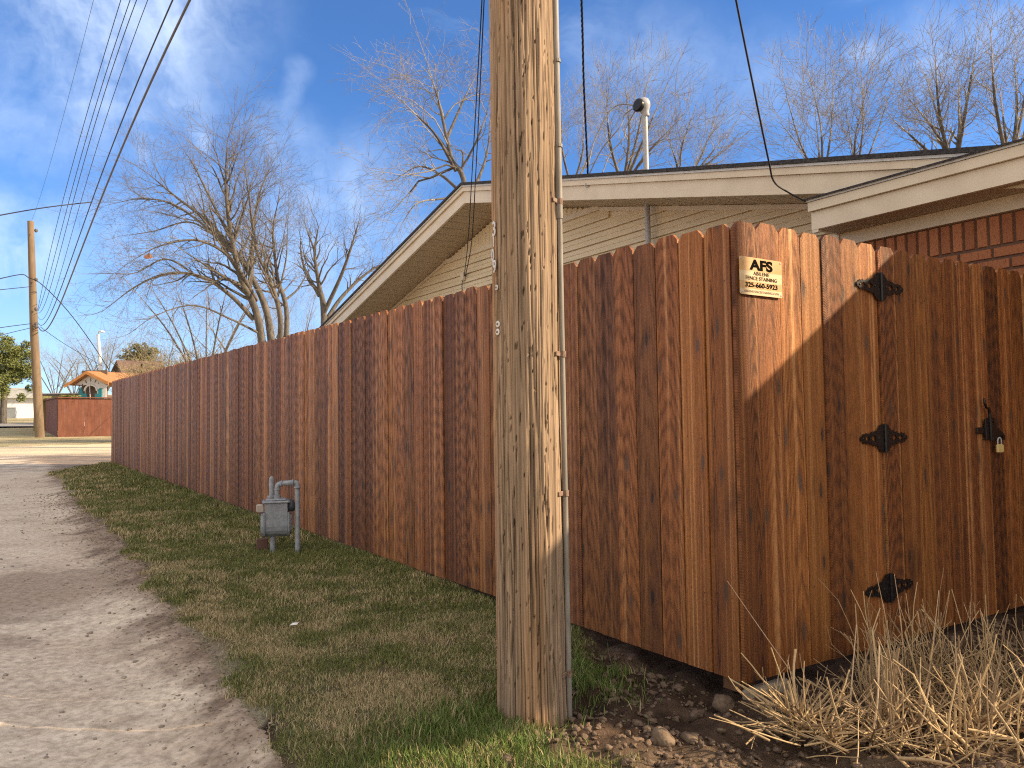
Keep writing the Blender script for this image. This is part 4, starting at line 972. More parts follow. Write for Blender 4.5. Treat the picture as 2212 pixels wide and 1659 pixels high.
for s_, (a_, b_) in ((-1, (1015, 1110)), (1, (1215, 1300))):
    q0 = hp(a_, 1000); q1 = hp(b_, 1000); zt2 = hp(a_, 870).z; zm = hp(a_, 940).z
    if s_ < 0: sh = [(q0.x, .9), (q1.x, .9), (q1.x, zm), ((q0.x + q1.x) / 2, zm), (q0.x + .16, zt2 - .1), (q0.x + .12, zt2), (q0.x, zt2)]
    else: sh = [(q1.x, .9), (q0.x, .9), (q0.x, zm), ((q0.x + q1.x) / 2, zm), (q1.x - .22, zt2 - .1), (q1.x - .12, zt2), (q1.x, zt2)]
    flat2d('shutter', [sh], Matrix.Translation((0, -.1, 0)) @ MH, .05, M_TURQ, hut)
tip = hp(872, 842); pk2 = hp(1145, 668); tipr = hp(1428, 805); dep = 2.6
sk = hp(1400, 668) - hp(1145, 668); bk = Vector((sk.x * 1.35, 2.4, .0)) 
rt = MB(); T = Vector((0, -.45, 0))
for a_, b_ in ((pk2, tip), (pk2, tipr)):
    P = [a_ + T, b_ + T, b_ + bk, a_ + bk]; rt.hexa([p_ + Vector((0, 0, .02)) for p_ in P] + [p_ + Vector((0, 0, .05)) for p_ in P])
rt.build('roof', M_RUSTROOF, hut)
bg_ = MB()
for a_, b_ in ((pk2, tip), (pk2, tipr)):
    dn = Vector((0, 0, -.13)); t2 = Vector((0, -.5, 0)); P = [a_ + t2 + dn, b_ + t2 + dn, b_ + t2 + Vector((0, .04, 0)) + dn, a_ + t2 + Vector((0, .04, 0)) + dn]
    bg_.hexa(P + [p_ - dn * 1.2 for p_ in P])
bg_.build('barge_boards', M_ORANGE, hut)
# carport beyond
cq0 = at(86, 858, 47); cq1 = at(172, 858, 47); cpz = float(gz(cq0[0], cq0[1]))
cprt = empty('carport', (cq0[0], cq0[1], cpz), label='flat brown-edged carport roof behind the red fence, left of the hut', cat='carport')
L_ = cq1[0] - cq0[0]; zt3 = cq0[2] - cpz
MB().hexa([(0, 0, zt3 - .12), (L_ + .5, 0, zt3 - .12), (L_ + .5, 4, zt3 - .12), (-1.2, 4, zt3 - .12), (0, 0, zt3 + .16), (L_ + .5, 0, zt3 + .16), (L_ + .5, 4, zt3 + .16), (-1.2, 4, zt3 + .16)]).build('roof', M_BROWNW, cprt)
MB().hexa([(-.06, -.06, zt3 + .165), (L_ + .5, -.06, zt3 + .165), (L_ + .5, 4, zt3 + .165), (-1.25, 4, zt3 + .165), (-.06, -.06, zt3 + .22), (L_ + .5, -.06, zt3 + .22), (L_ + .5, 4, zt3 + .22), (-1.25, 4, zt3 + .22)]).build('roof_edge', M_GREYW, cprt)
for x_, y_ in ((.15, .2), (L_, .2), (.0, 3.7), (L_, 3.7)): MB().box((x_, y_, (zt3 - .12) / 2), (.1, .1, zt3 - .12)).build('post', M_BROWNW, cprt)
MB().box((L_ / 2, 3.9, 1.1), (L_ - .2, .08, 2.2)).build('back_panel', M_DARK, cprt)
# brown-roofed house
BY = 56.; a_ = at(251, 781, BY); b_ = at(345, 785, BY + 3); c_ = at(238, 806, BY); d_ = at(272, 822, BY)
bz = float(gz(a_[0], a_[1])); bh = empty('house', (a_[0], a_[1], bz), label='distant house with brown shingle roof showing above the far end of the fence', cat='house')
L3 = lambda q: Vector((q[0] - a_[0], q[1] - a_[1], q[2] - bz))
r0, r1_, e0, e1 = L3(a_), L3(at(350, 783, BY + 2)), L3(at(268, 822, BY - 1.5)), L3(at(375, 826, BY))
w0 = L3(at(236, 812, BY + 2.5)); w1 = L3(at(340, 812, BY + 5))
up_ = Vector((0, 0, .1)); 
rfb = MB(); rfb.hexa([r0, r1_, e1, e0, r0 + up_, r1_ + up_, e1 + up_, e0 + up_]); rfb.hexa([r0, r1_, w1, w0, r0 + up_ * .95, r1_ + up_ * .95, w1 + up_ * .95, w0 + up_ * .95]); rfb.build('roof', M_BROWNROOF, bh)
fl = lambda v: Vector((v.x, v.y, 0))
wb = MB(); ins_ = Vector((.35, 0, -.03)); wb.add([fl(w0) + ins_, fl(e0) + ins_, e0 + ins_, r0 + ins_, w0 + ins_], [(0, 1, 2, 3, 4)]); wb.add([fl(e0) + ins_, fl(e1) + ins_, e1 + ins_, e0 + ins_], [(0, 1, 2, 3)]); wb.build('wall', M_BROWNW, bh)
q = L3(at(306, 800, BY - .4)); MB().tube([(q.x, q.y, q.z - .8), (q.x, q.y, q.z + .45)], .07, 8).build('vent_pipe', M_DARK, bh)
# white house at the far left
WY = 76.; q0 = at(-70, 905, WY); wz = float(gz(q0[0], q0[1])); wh = empty('house', (q0[0], q0[1], wz), label='white house with low roof at the far left across the street', cat='house')
q1 = at(90, 905, WY); L_ = q1[0] - q0[0]; zt4 = at(20, 858, WY)[2] - wz
MB().box((L_ / 2, 3, zt4 / 2), (L_, 6, zt4)).build('wall', M_WHITE, wh)
MB().prism([(-.6, 0, zt4 - .02), (L_ + .9, 0, zt4 - .02), (L_ * .66, 0, zt4 + .95), (L_ * .45, 0, zt4 + .95)], (0, -.6, 0), (0, 6.6, 0)).build('roof', M_GREYW, wh)
wh.rotation_euler[2] = .5
MB().box((L_ * .30, -.02, zt4 * .55), (.5, .06, 1.5)).build('door', M_GREYW, wh)
lw = empty('shaded_wall_base', (q0[0], WY - 4, wz - .08), label='grey wall standing in for the shaded lower part of the white house', cat='wall')
zt5 = at(20, 881, WY - 4)[2] - wz + .08
MB().box((L_ / 2, 0, zt5 / 2), (L_ * 1.02, .2, zt5)).build('wall', M_GREYW, lw); MB().box((L_ / 2, 0, zt5 + .03), (L_ * 1.03, .26, .06)).build('coping', M_WHITE, lw)  # grey colour here paints the shade on the lower house front
# street lamp
q0 = at(218, 800, 62); q1 = at(212, 723, 62); slz = float(gz(q0[0], q0[1])); lamp = empty('street_lamp', (q0[0], q0[1], slz), label='slim white street lamp pole rising behind the orange-roofed hut', cat='street lamp')
MB().tube([(0, 0, 0), (0, 0, q0[2] - slz), (q1[0] - q0[0], 0, q1[2] - slz)], [.16, .14, .1], 10).build('pole', M_WHITE, lamp)
h_ = (q1[0] - q0[0], 0, q1[2] - slz); MB().tube([h_, (h_[0] + .15, -.2, h_[2] + .22), (h_[0] + .45, -.3, h_[2] + .25)], .05, 8).build('arm', M_WHITE, lamp)
MB().lathe([(.05, 0), (.18, .03), (.16, .12), (.05, .18)], (h_[0] + .45, -.3, h_[2] + .12), 12).build('lamp_head', M_WHITE, lamp)

# ------------------------------------------------------------------ bare trees
def tubes_np(segs, n=4):
    """segs: (p0,p1,r0,r1) rows -> one mesh of open prisms"""
    S_ = np.array([(*a, *b, r0, r1) for a, b, r0, r1 in segs]); a = S_[:, :3]; b = S_[:, 3:6]; d_ = b - a; d_ /= np.linalg.norm(d_, axis=1)[:, None] + 1e-9
    ref = np.where(np.abs(d_[:, 2:3]) < .9, np.array([[0, 0, 1.]]), np.array([[1., 0, 0]])); u = np.cross(d_, ref); u /= np.linalg.norm(u, axis=1)[:, None]; v = np.cross(d_, u)
    V = []; N_ = len(S_)
    for e, r in ((a, S_[:, 6]), (b + d_ * S_[:, 7:8] * .3, S_[:, 7])):
        for j in range(n):
            th = 2 * np.pi * j / n; V.append(e + (u * np.cos(th) + v * np.sin(th)) * r[:, None])
    V = np.stack(V, 1).reshape(-1, 3); base = np.arange(N_) * 2 * n
    Qs = np.stack([np.stack([base + j, base + (j + 1) % n, base + n + (j + 1) % n, base + n + j], 1) for j in range(n)], 1).reshape(-1, 4)
    return V, Qs
class Tree:
    def __init__(s, seed, wander=.16, up=.05, ang=(25, 55), lvl=4, dens=1.0, droop=0.): s.r = random.Random(seed); s.k = .62; s.big = []; s.small = []; s.wander = wander; s.up = up; s.ang = ang; s.lvl = lvl; s.dens = dens; s.droop = droop
    def put(s, a, b, r0, r1):
        r0 = max(r0 * s.k, .003); r1 = max(r1 * s.k, .0025); (s.big if r0 > .022 else s.small).append((tuple(a), tuple(b), r0, r1))
    def side(s, d_):
        r = s.r; v = Vector((r.gauss(0, 1), r.gauss(0, 1), r.gauss(0, 1))); v = (v - d_ * v.dot(d_)).normalized(); a = R(r.uniform(*s.ang)); return (d_ * math.cos(a) + v * math.sin(a)).normalized()
    def grow(s, p, d_, L, r, lv):
        rn = s.r; seg = max(.16, L / (7 if lv < 3 else 4)); n = max(2, int(L / seg)); q = Vector(p); rr = r
        for i in range(n):
            d_ = (d_ + Vector((rn.gauss(0, s.wander), rn.gauss(0, s.wander), rn.gauss(0, s.wander) + s.up - s.droop * (i / n)))).normalized()
            r2 = max(r * (1 - .85 * (i + 1) / n), .0035); q2 = q + d_ * seg; s.put(q, q2, rr, r2)
            if lv < s.lvl:
                k = s.dens * (1.0 if i > 0 else .3); 
                while rn.random() < k:
                    k -= 1; s.grow(q2, s.side(d_), L * rn.uniform(.38, .68) * (1 - .35 * i / n), max(r2 * rn.uniform(.55, .8), .004), lv + 1)
            q = q2; rr = r2
        if lv < s.lvl: s.grow(q, d_, L * .4, rr, lv + 1)
    def limb(s, pts, r0, r1, first=.3, Lf=.45, n=10, dens=1.):
        P = [Vector(map(float, p_)) for p_ in spline(pts, n)]; tot = len(P); LL = sum((P[i + 1] - P[i]).length for i in range(tot - 1))
        for i in range(tot - 1):
            f = i / (tot - 1); a = r0 + (r1 - r0) * f; b = r0 + (r1 - r0) * (i + 1) / (tot - 1); s.put(P[i], P[i + 1], a, b)
            if f > first:
                k = s.dens * dens
                while s.r.random() < k:
                    k -= 1; d_ = (P[i + 1] - P[i]).normalized(); s.grow(P[i + 1], s.side(d_), LL * Lf * s.r.uniform(.45, 1) * (1.15 - .7 * f), b * s.r.uniform(.4, .65), 1 + (s.r.random() < .3))
        s.grow(P[-1], (P[-1] - P[-2]).normalized(), LL * .25, r1, 2)
    def build(s, base, label, group=None, mb=None, ms_=None, name='bare_tree'):
        root = empty(name, tuple(base), label=label, cat='tree', group=group)
        off = np.array([float(b) for b in base])
        V, Q_ = tubes_np(s.big, 7); mesh_np('trunk', V - off, Q_, mb or M_BARK, root, smooth=True)
        if s.small: V, Q_ = tubes_np(s.small, 3); mesh_np('crown', V - off, Q_, ms_ or M_BARK2, root)
        return root
def gpt_at(px, py, Y_): q = at(px, py, Y_); return (q[0], q[1], float(gz(q[0], q[1])))
# 1 the big spreading tree
Y1 = 27.; tr = Tree(11, wander=.13, up=.03, lvl=4, dens=.78, droop=.05)
def A1(x_, y_, dy=0): return at(x_, y_, Y1 + dy)
b1 = gpt_at(590, 800, Y1)
for pts, r0, r1 in (
    ([b1, A1(560, 700), A1(520, 600, -.5), A1(495, 480, -1), A1(488, 380, -1.2), A1(492, 300, -1.3)], .30, .03),
    ([A1(590, 760), A1(572, 660, .3), A1(520, 560, .6), A1(450, 480, .9), A1(380, 425, 1.2), A1(320, 375, 1.4)], .26, .03),
    ([A1(548, 690), A1(500, 640, -.5), A1(440, 600, -1), A1(370, 590, -1.4), A1(300, 615, -1.6), A1(225, 670, -1.8)], .16, .025),
    ([A1(555, 650), A1(500, 560, -1), A1(430, 520, -1.8), A1(350, 530, -2.4), A1(290, 560, -2.6)], .13, .02),
    ([A1(520, 590), A1(455, 500, 1), A1(370, 440, 1.5), A1(300, 430, 1.8), A1(245, 440, 2)], .12, .02),
    ([A1(540, 620), A1(548, 500, .6), A1(560, 420, 1), A1(590, 350, 1.3)], .14, .025),
    ([b1, A1(620, 700, .4), A1(600, 600, .8), A1(590, 500, 1.2), A1(602, 430, 1.4)], .22, .03),
    ([A1(600, 780), A1(606, 690, -.4), A1(585, 610, -.8), A1(555, 540, -1), A1(540, 440, -1.3), A1(528, 350, -1.6)], .20, .03),
    ([A1(600, 640, .6), A1(618, 560, .8), A1(622, 480, 1)], .08, .02),
    ([A1(430, 600, -1), A1(360, 560, -1.5), A1(290, 590, -2), A1(215, 590, -2.4)], .07, .018), ([A1(560, 720, 0), A1(500, 690, -1), A1(420, 660, -2), A1(340, 680, -2.5), A1(280, 720, -2.8)], .08, .018),
    ([A1(480, 520, 0), A1(410, 480, 1), A1(330, 500, 1.6), A1(260, 510, 2)], .08, .018), ([A1(500, 520, 0), A1(455, 430, .3), A1(420, 360, .5), A1(395, 320, .7)], .11, .02)):
    tr.limb(pts, r0 * .85, r1 * .7, first=.25, Lf=.34)
tr.build(b1, 'largest bare tree with several leaning limbs rising behind the middle of the long fence', mb=M_BARK, ms_=M_BARK2)
# 2 smaller tree to its right
Y2 = 31.; tr = Tree(23, wander=.18, up=.03, lvl=4, dens=.76); A2 = lambda x_, y_, dy=0: at(x_, y_, Y2 + dy); b2 = gpt_at(695, 760, Y2)
for pts, r0, r1 in (([b2, A2(700, 690), A2(690, 620), A2(680, 550), A2(688, 490)], .26, .03), ([A2(700, 700), A2(740, 640, .5), A2(800, 585, 1), A2(860, 560, 1.5)], .16, .03),
                    ([A2(698, 680), A2(735, 600, -.5), A2(760, 530, -1), A2(775, 480, -1)], .15, .025), ([A2(690, 640), A2(655, 570), A2(648, 500)], .12, .02), ([A2(710, 690), A2(780, 650, 1), A2(850, 640, 1)], .10, .02)):
    tr.limb(pts, r0, r1, first=.3, Lf=.36)
tr.build(b2, 'medium bare tree standing between the largest bare tree and the gable roof')
# 3 tree over the gable
Y3 = 19.; tr = Tree(37, wander=.2, up=.02, lvl=4, dens=.78, droop=.1, ang=(28, 65)); A3 = lambda x_, y_, dy=0: at(x_, y_, Y3 + dy); b3 = gpt_at(1020, 560, Y3)
for pts, r0, r1 in (([b3, A3(1010, 450), A3(975, 340), A3(950, 230), A3(925, 140)], .2, .02), ([A3(1000, 420), A3(955, 380, .4), A3(905, 360, .6), A3(850, 390, .8)], .1, .02),
                    ([A3(985, 370), A3(940, 290, -.5), A3(890, 240, -.8), A3(850, 200, -1)], .09, .018), ([A3(965, 300), A3(1000, 220, .4), A3(1030, 160, .8)], .09, .018), ([A3(1010, 440), A3(1050, 340, .8), A3(1060, 250, 1)], .12, .02), ([A3(1000, 425), A3(950, 430, -.6), A3(900, 440, -1), A3(870, 480, -1)], .07, .018)):
    tr.limb(pts, r0 * .72, r1 * .7, first=.3, Lf=.34)
tr.build(b3, 'bare tree with drooping twigs rising directly behind the gable peak, left of the big pole', mb=M_BARK, ms_=M_TWIG)
# behind the roof, right of the pole
Y4 = 20.
def fan(seed, bx_, tops, Y_, r0=.16, by=520, fork=(0, 0), lab='', mb=M_BARK, grp='bare trees showing above the house roof', lvl=4, dens=.95):
    tr = Tree(seed, wander=.15, up=.05, lvl=lvl, dens=dens, ang=(22, 50)); b_ = gpt_at(bx_, by, Y_); fk = at(bx_ + fork[0], by - 110 + fork[1], Y_)
    tr.put(b_, fk, r0, r0 * .85)
    for k, (x_, y_) in enumerate(tops):
        dy = ((k * 37) % 5 - 2) * .5; tp_ = at(x_, y_, Y_ + dy); md = at(bx_ + (x_ - bx_) * .45 + ((k * 13) % 7 - 3) * 4, (by - 110) * .5 + y_ * .5, Y_ + dy * .6)
        tr.limb([fk, md, tp_], r0 * .42, .014, first=.15, Lf=.42, n=8)
    return tr.build(b_, lab, group=grp, mb=mb, ms_=M_TWIG)
fan(41, 1235, [(1215, 230), (1260, 250), (1290, 290)], 24, lab='bare tree low behind the roof just right of the big pole')
fan(42, 1345, [(1310, 200), (1350, 180), (1400, 170), (1440, 185), (1300, 270), (1465, 260)], Y4, lab='bare tree directly behind the shiny electric mast', r0=.18)
fan(43, 1470, [(1500, 240), (1540, 270), (1580, 275), (1440, 290), (1610, 290)], 22, lab='low bare tree between the mast and the thin black cable')
fan(44, 1775, [(1700, 210), (1745, 150), (1800, 170), (1690, 270), (1760, 230)], 17, lab='twiggy bare tree just right of the thin black cable', r0=.12)
fan(45, 1845, [(1880, 170), (1860, 140), (1920, 210), (1830, 260)], 18, lab='bare tree in the middle between the thin cable and the right edge tree', r0=.12)
fan(46, 2060, [(2020, 120), (1960, 210), (2070, 170), (2110, 90), (2000, 170), (1930, 260)], 17, lab='tall bare tree with thick trunk above the wing roof near the right edge', r0=.2, by=490, lvl=4, dens=.95)
fan(47, 2180, [(2140, 70), (2190, 120), (2230, 90), (2270, 160), (2160, 200)], 16, lab='bare tree cut by the right edge of the photo above the wing roof', r0=.18, by=480, lvl=4, dens=.95)
# lower left background trees
def wild(seed, px, py, top, Y_, spread, lab, nl=6, r0=.18, ms_=M_TWIG, dens=.72, grp=None, lvl=4):
    tr = Tree(seed, wander=.17, up=.05, lvl=lvl, dens=dens, ang=(25, 60)); b_ = gpt_at(px, py, Y_); H = at(px, top, Y_)[2] - b_[2]
    fk = Vector(b_) + Vector((0, 0, H * .25)); tr.put(b_, fk, r0, r0 * .8)
    for k in range(nl):
        a = 2 * math.pi * (k + .3 * tr.r.random()) / nl; rr_ = spread * tr.r.uniform(.55, 1); e = Vector(b_) + Vector((rr_ * math.cos(a), rr_ * math.sin(a), H * tr.r.uniform(.75, .95))); mdp = (fk + e) / 2 + Vector((0, 0, H * .05))
        tr.limb([fk, mdp, e], r0 * .5, .02, first=.1, Lf=.4, n=7)
    return tr.build(b_, lab, group=grp, ms_=ms_)
wild(61, 445, 850, 570, 33, 3.0, 'small bare tree low behind the long fence, under the largest tree', nl=7, r0=.16)
wild(62, 540, 800, 640, 36, 3., 'thin bare tree half hidden behind the lower limbs of the largest tree', nl=5, r0=.12)
G_ = 'bare trees far beyond the hut'
wild(63, 120, 880, 745, 75, 3.4, 'far bare tree just right of the thin pole', nl=6, grp=G_); wild(64, 160, 880, 735, 80, 4, 'far bare tree above the flat carport roof', nl=6, grp=G_)
wild(65, 225, 870, 705, 70, 4, 'far bare tree behind the white street lamp', nl=7, grp=G_); wild(66, 300, 860, 720, 66, 3.6, 'far bare tree above the brown roof', nl=6, grp=G_); wild(67, 190, 870, 730, 90, 5, 'far bare tree left of the white street lamp', nl=6, grp=G_)
wild(68, 640, 800, 620, 50, 3.6, 'far bare tree seen low between the two biggest bare trees', nl=6, r0=.14); wild(69, 350, 850, 700, 58, 3.4, 'far bare tree behind the tan brush', nl=6, grp=G_)
# tan brush (many upright whips)
def brush():
    r = random.Random(5); segs = []; c_ = at(415, 830, 34); z0 = float(gz(c_[0], c_[1]))
    for k in range(900):
        a = r.uniform(0, 6.28); q = r.random() ** .5; p_ = Vector((c_[0] + math.cos(a) * q * 1.7, c_[1] + math.sin(a) * q * 1.4, z0)); d_ = Vector((math.cos(a) * q * .35 + r.gauss(0, .09), r.gauss(0, .2), 1)).normalized(); L_ = r.uniform(2.6, 4.1) * (1 - .2 * q)
        n = 5; rr_ = r.uniform(.010, .018)
        for i in range(n):
            p2 = p_ + d_ * L_ / n; segs.append((tuple(p_), tuple(p2), rr_ * (1 - i / n * .7), rr_ * (1 - (i + 1) / n * .7))); 
            if i > 1:
                for _ in range(3): e = (d_ + Vector((r.gauss(0, .6), r.gauss(0, .6), r.gauss(0, .3)))).normalized(); segs.append((tuple(p2), tuple(p2 + e * r.uniform(.2, .5)), .008, .005))
            d_ = (d_ + Vector((r.gauss(0, .08) + d_.x * .12, r.gauss(0, .08), -.03 * i))).normalized(); p_ = p2
    V, Q_ = tubes_np(segs, 3); o = mesh_np('brush', V, Q_, mat('tan_brush', speckle((.42, .34, .21), (.30, .25, .13), 1.5, .9), rough=.9)); tag(o, 'tan clump of upright brushwood rising over the far half of the long fence', 'shrub')
brush()
# evergreen on the left
def leafy(name, c, rad, n, size, cols, label, seed, trunkz, cat='tree'):
    r = np.random.default_rng(seed); root = empty(name, (c[0], c[1], trunkz), label=label, cat=cat)
    k = 110; cen = r.normal(size=(k, 3)); cen /= np.linalg.norm(cen, axis=1)[:, None]; cen *= (r.uniform(.3, 1.0, (k, 1))); cs = r.uniform(.10, .24, k)
    w_ = r.integers(0, k, n); d_ = r.normal(size=(n, 3)); d_ /= np.linalg.norm(d_, axis=1)[:, None]
    P = (cen[w_] + d_ * (cs[w_] * r.uniform(.5, 1.1, n))[:, None]) * np.array(rad); P[:, 2] -= np.where(P[:, 2] < -rad[2] * .3, 0, 0)
    P = P[P[:, 2] > -rad[2] * .92]; n = len(P); w_ = w_[:n]
    a = r.normal(size=(n, 3)); a /= np.linalg.norm(a, axis=1)[:, None]; a[:, 2] = a[:, 2] * .6 + .25; b = np.cross(a, r.normal(size=(n, 3))); b /= np.linalg.norm(b, axis=1)[:, None]
    s_ = size * r.uniform(.5, 1.3, (n, 1)); c0 = np.array([c[0], c[1], c[2]]) - np.array([c[0], c[1], trunkz])
    V = np.stack([P - a * s_ - b * s_ * .05, P + b * s_ * .28, P + a * s_, P - b * s_ * .28], 1).reshape(-1, 3) + c0
    Q_ = np.arange(4 * n).reshape(-1, 4); f = r.random(n) * .6 + (vnoise(P[:, 0] * 1.2 + 9, P[:, 2] * 1.2 + 9, seed)) * .4
    C_ = np.array(cols[0]) * (1 - f[:, None]) + np.array(cols[1]) * f[:, None]
    mesh_np('crown', V, Q_, M_LEAF, root, attrs={'col': np.c_[np.repeat(C_, 4, 0), np.ones(4 * n)]})
    tk = [((0, 0, 0), (0.1, 0, c0[2] - rad[2] * .3), .25, .18)]; rr_ = random.Random(seed)
    for q in range(9): e = cen[q] * np.array(rad) + c0; tk.append(((.1, 0, c0[2] - rad[2] * .4), tuple(e), .10, .03))
    V, Q_ = tubes_np(tk, 6); mesh_np('trunk', V, Q_, M_BARK, root)
    return root
q = at(8, 795, 58); leafy('evergreen_tree', q, (2.6, 2.2, 2.6), 26000, .12, ((.075, .10, .03), (.25, .27, .085)), 'dense green evergreen tree at the left edge beside the far thin pole', 3, float(gz(q[0], q[1])))
q = at(152, 861, 44); leafy('shrub', q, (.75, .4, .22), 1400, .07, ((.14, .16, .05), (.30, .30, .10)), 'yellow-green shrub top peeking over the red fence in front of the carport', 8, float(gz(q[0], q[1])), cat='shrub')
q = at(300, 768, 62); leafy('evergreen_tree', q, (1.5, 1.2, .95), 5000, .12, ((.12, .12, .045), (.26, .24, .10)), 'olive tree crown behind the brown roof left of the tan brush', 12, float(gz(q[0], q[1])))

# brown nest-like leaf caught in the big tree
q = at(320, 552, 24.5); lf_ = MB(); lf_.add([(-.16, 0, -.05), (0, .05, .10), (.17, 0, -.06), (.05, -.05, -.11), (-.08, .08, -.09)], [(0, 3, 1), (3, 2, 1), (0, 1, 4), (4, 1, 2), (0, 4, 3), (3, 4, 2)])
o = lf_.build('paper_scrap', mat('brown_paper', col=(.35, .16, .09), rough=.8)); o.location = tuple(q); tag(o, 'small brown scrap caught in the left twigs of the largest bare tree', 'scrap')

# ------------------------------------------------------------------ grass
def blades(name, x, y, h, w_, colr, rngn, lean=.6, label=None, kind='stuff', z=None):
    n = len(x); z = gh(x, y) - .004 if z is None else z; a = rngn.uniform(0, 2 * np.pi, n); l = rngn.uniform(.1, 1, n) * lean * h; dx, dy = np.cos(a) * l, np.sin(a) * l
    b = rngn.uniform(0, 2 * np.pi, n); wx, wy = np.cos(b) * w_ / 2, np.sin(b) * w_ / 2; hh = np.sqrt(np.maximum(h * h - l * l * .8, h * h * .1))
    V = np.stack([np.stack([x - wx, y - wy, z], 1), np.stack([x + wx, y + wy, z], 1), np.stack([x + dx * .35 + wx * .8, y + dy * .35 + wy * .8, z + hh * .6], 1), np.stack([x + dx * .35 - wx * .8, y + dy * .35 - wy * .8, z + hh * .6], 1), np.stack([x + dx, y + dy, z + hh * .98], 1)], 1).reshape(-1, 3)
    base = np.arange(n) * 5; Q_ = np.stack([base, base + 1, base + 2, base + 3], 1); T_ = np.stack([base + 3, base + 2, base + 4], 1)
    C_ = np.repeat(colr, 5, 0); tipf = np.tile(np.array([.6, .6, .95, .95, 1.25]), n); C_ = C_ * 1.0
    o = mesh_np(name, V, Q_, M_GRASS, attrs={'col': np.c_[C_, np.ones(len(C_))]}, tris=T_)
    if label: tag(o, label, 'grass', kind=kind)
    return o
G = np.random.default_rng(2)
def scatter(n, x0, x1, y0, y1, dens_y):
    x = G.uniform(x0, x1, n); y = G.uniform(y0, y1, n); return x, y
xs, ys, hs, ws = [], [], [], []
for y0, y1, n, h0, w0 in ((1.9, 3.2, 80000, .024, .0022), (3.2, 4.6, 110000, .025, .0026), (4.6, 7, 110000, .028, .0038), (7, 11, 80000, .042, .006), (11, 19, 70000, .05, .011)):
    x0 = edge_x(LAWN_EDGE, np.array([y1]))[0] - .5; x1 = C0[0] - (y0 - C0[1]) * NL[1] / NL[0] + .1
    if y0 < 3.2: x1 = 1.0
    x = G.uniform(x0, x1, n * 2); y = G.uniform(y0, y1, n * 2); m_ = lawn_mask(x, y)
    cl_ = fbm(x * 9, y * 9, 44, 3); k = (G.random(len(x)) < m_ * (.4 + .95 * sstep(.34, .54, cl_))); x, y = x[k][:n], y[k][:n]
    lush = sstep(.75, .1, np.hypot((x + .12) / .9, (y - 2.85) / .8)); fe = sstep(-.55, -.05, sidefence(x, y)) * (y > 3.4)
    h = h0 * G.uniform(.45, 1.3, len(x)) * (1 + .5 * lush + .5 * fe) * (.7 + .7 * fbm(x * 4, y * 4, 45)); xs.append(x); ys.append(y); hs.append(h); ws.append(np.full(len(x), w0))
x, y, h, w_ = map(np.concatenate, (xs, ys, hs, ws))
p1 = fbm(x * 1.9, y * 1.9, 51, 3); p2 = fbm(x * 5, y * 5, 52, 3); lush = sstep(.75, .1, np.hypot((x + .12) / .9, (y - 2.85) / .8)); fe = sstep(-.7, -.05, sidefence(x, y)); mtr = sstep(.9, .2, np.hypot(x + 1.95, y - 6.3))
dryp = np.clip(.50 + (p1 - .5) * .9 + (p2 - .5) * 1.9 - .32 * fe - .55 * lush - .4 * mtr - .25 * sstep(6, 12, y), .05, .85)
isdry = G.random(len(x)) < dryp
green = np.array([.18, .21, .072]) * (1 - G.random((len(x), 1)) * .45); green = green * (1 + (G.random((len(x), 1)) < .25) * np.array([[.7, .45, .1]])); dryc = np.array([.56, .45, .26]) * G.uniform(.55, 1.15, (len(x), 1))
colr = np.where(isdry[:, None], dryc, green)
blades('lawn_grass', x, y, h, w_, colr, G, lean=1.0, label='short patchy winter grass strip between the alley and the long fence')
# lush tuft round the pole foot and a few clumps in the dirt
n = 9000; th = G.uniform(0, 2 * np.pi, n); rr = np.abs(G.normal(0, .16, n)); cxs = np.array([-.16, -.05, -.28, .03, .20, .30, .25, -.3, -.15, .1]); cys = np.array([3.0, 2.78, 2.85, 2.70, 3.42, 3.55, 3.3, 2.6, 2.5, 2.5]); k = G.integers(0, 10, n)
x = cxs[k] + rr * np.cos(th); y = cys[k] + rr * np.sin(th) * .8; ok = (np.hypot(x - PB[0], y - PB[1]) > PR0 + .0) & (sidefence(x, y) < -.03); ok &= G.random(n) < np.where((x > .1) & (y < 2.9), .25, 1.0)
x, y = x[ok], y[ok]; colr = np.array([.11, .17, .035]) * G.uniform(.55, 1.35, (len(x), 1)); dd = G.random(len(x)) < .14; colr[dd] = np.array([.38, .31, .17])
blades('grass_tufts', x, y, G.uniform(.025, .07, len(x)), np.full(len(x), .0036), colr, G, lean=.8, label='longer lush green grass around the foot of the big pole')

# ------------------------------------------------------------------ soil clods, rocks, litter
ico = bmesh.new(); bmesh.ops.create_icosphere(ico, subdivisions=2, radius=1); icv = np.array([v.co for v in ico.verts]); icf = np.array([[v.index for v in f.verts] for f in ico.faces]); ico.free()
def lumps(x, y, s_, seed, name, m, flat=.7, sink=.3, z=None, rough=.35):
    r = np.random.default_rng(seed); V = []; T_ = []
    z = gh(x, y) if z is None else z
    for i in range(len(x)):
        ph = r.uniform(0, 9, 3); k = 1 + rough * (np.sin(icv @ r.normal(size=3) * 2.2 + ph[0]) * .6 + np.sin(icv @ r.normal(size=3) * 4 + ph[1]) * .4); sc = np.array([r.uniform(.75, 1.25), r.uniform(.75, 1.25), flat * r.uniform(.8, 1.2)]); v = icv * (k + r.normal(0, .085, len(k)))[:, None] * sc * s_[i]
        a = r.uniform(0, 6.28); c_, s2 = math.cos(a), math.sin(a); v = np.stack([v[:, 0] * c_ - v[:, 1] * s2, v[:, 0] * s2 + v[:, 1] * c_, v[:, 2]], 1) + np.array([x[i], y[i], z[i] + s_[i] * flat * (1 - 2 * sink)]); V.append(v); T_.append(icf + i * len(icv))
    return mesh_np(name, np.concatenate(V), [], m, tris=np.concatenate(T_), smooth=False)
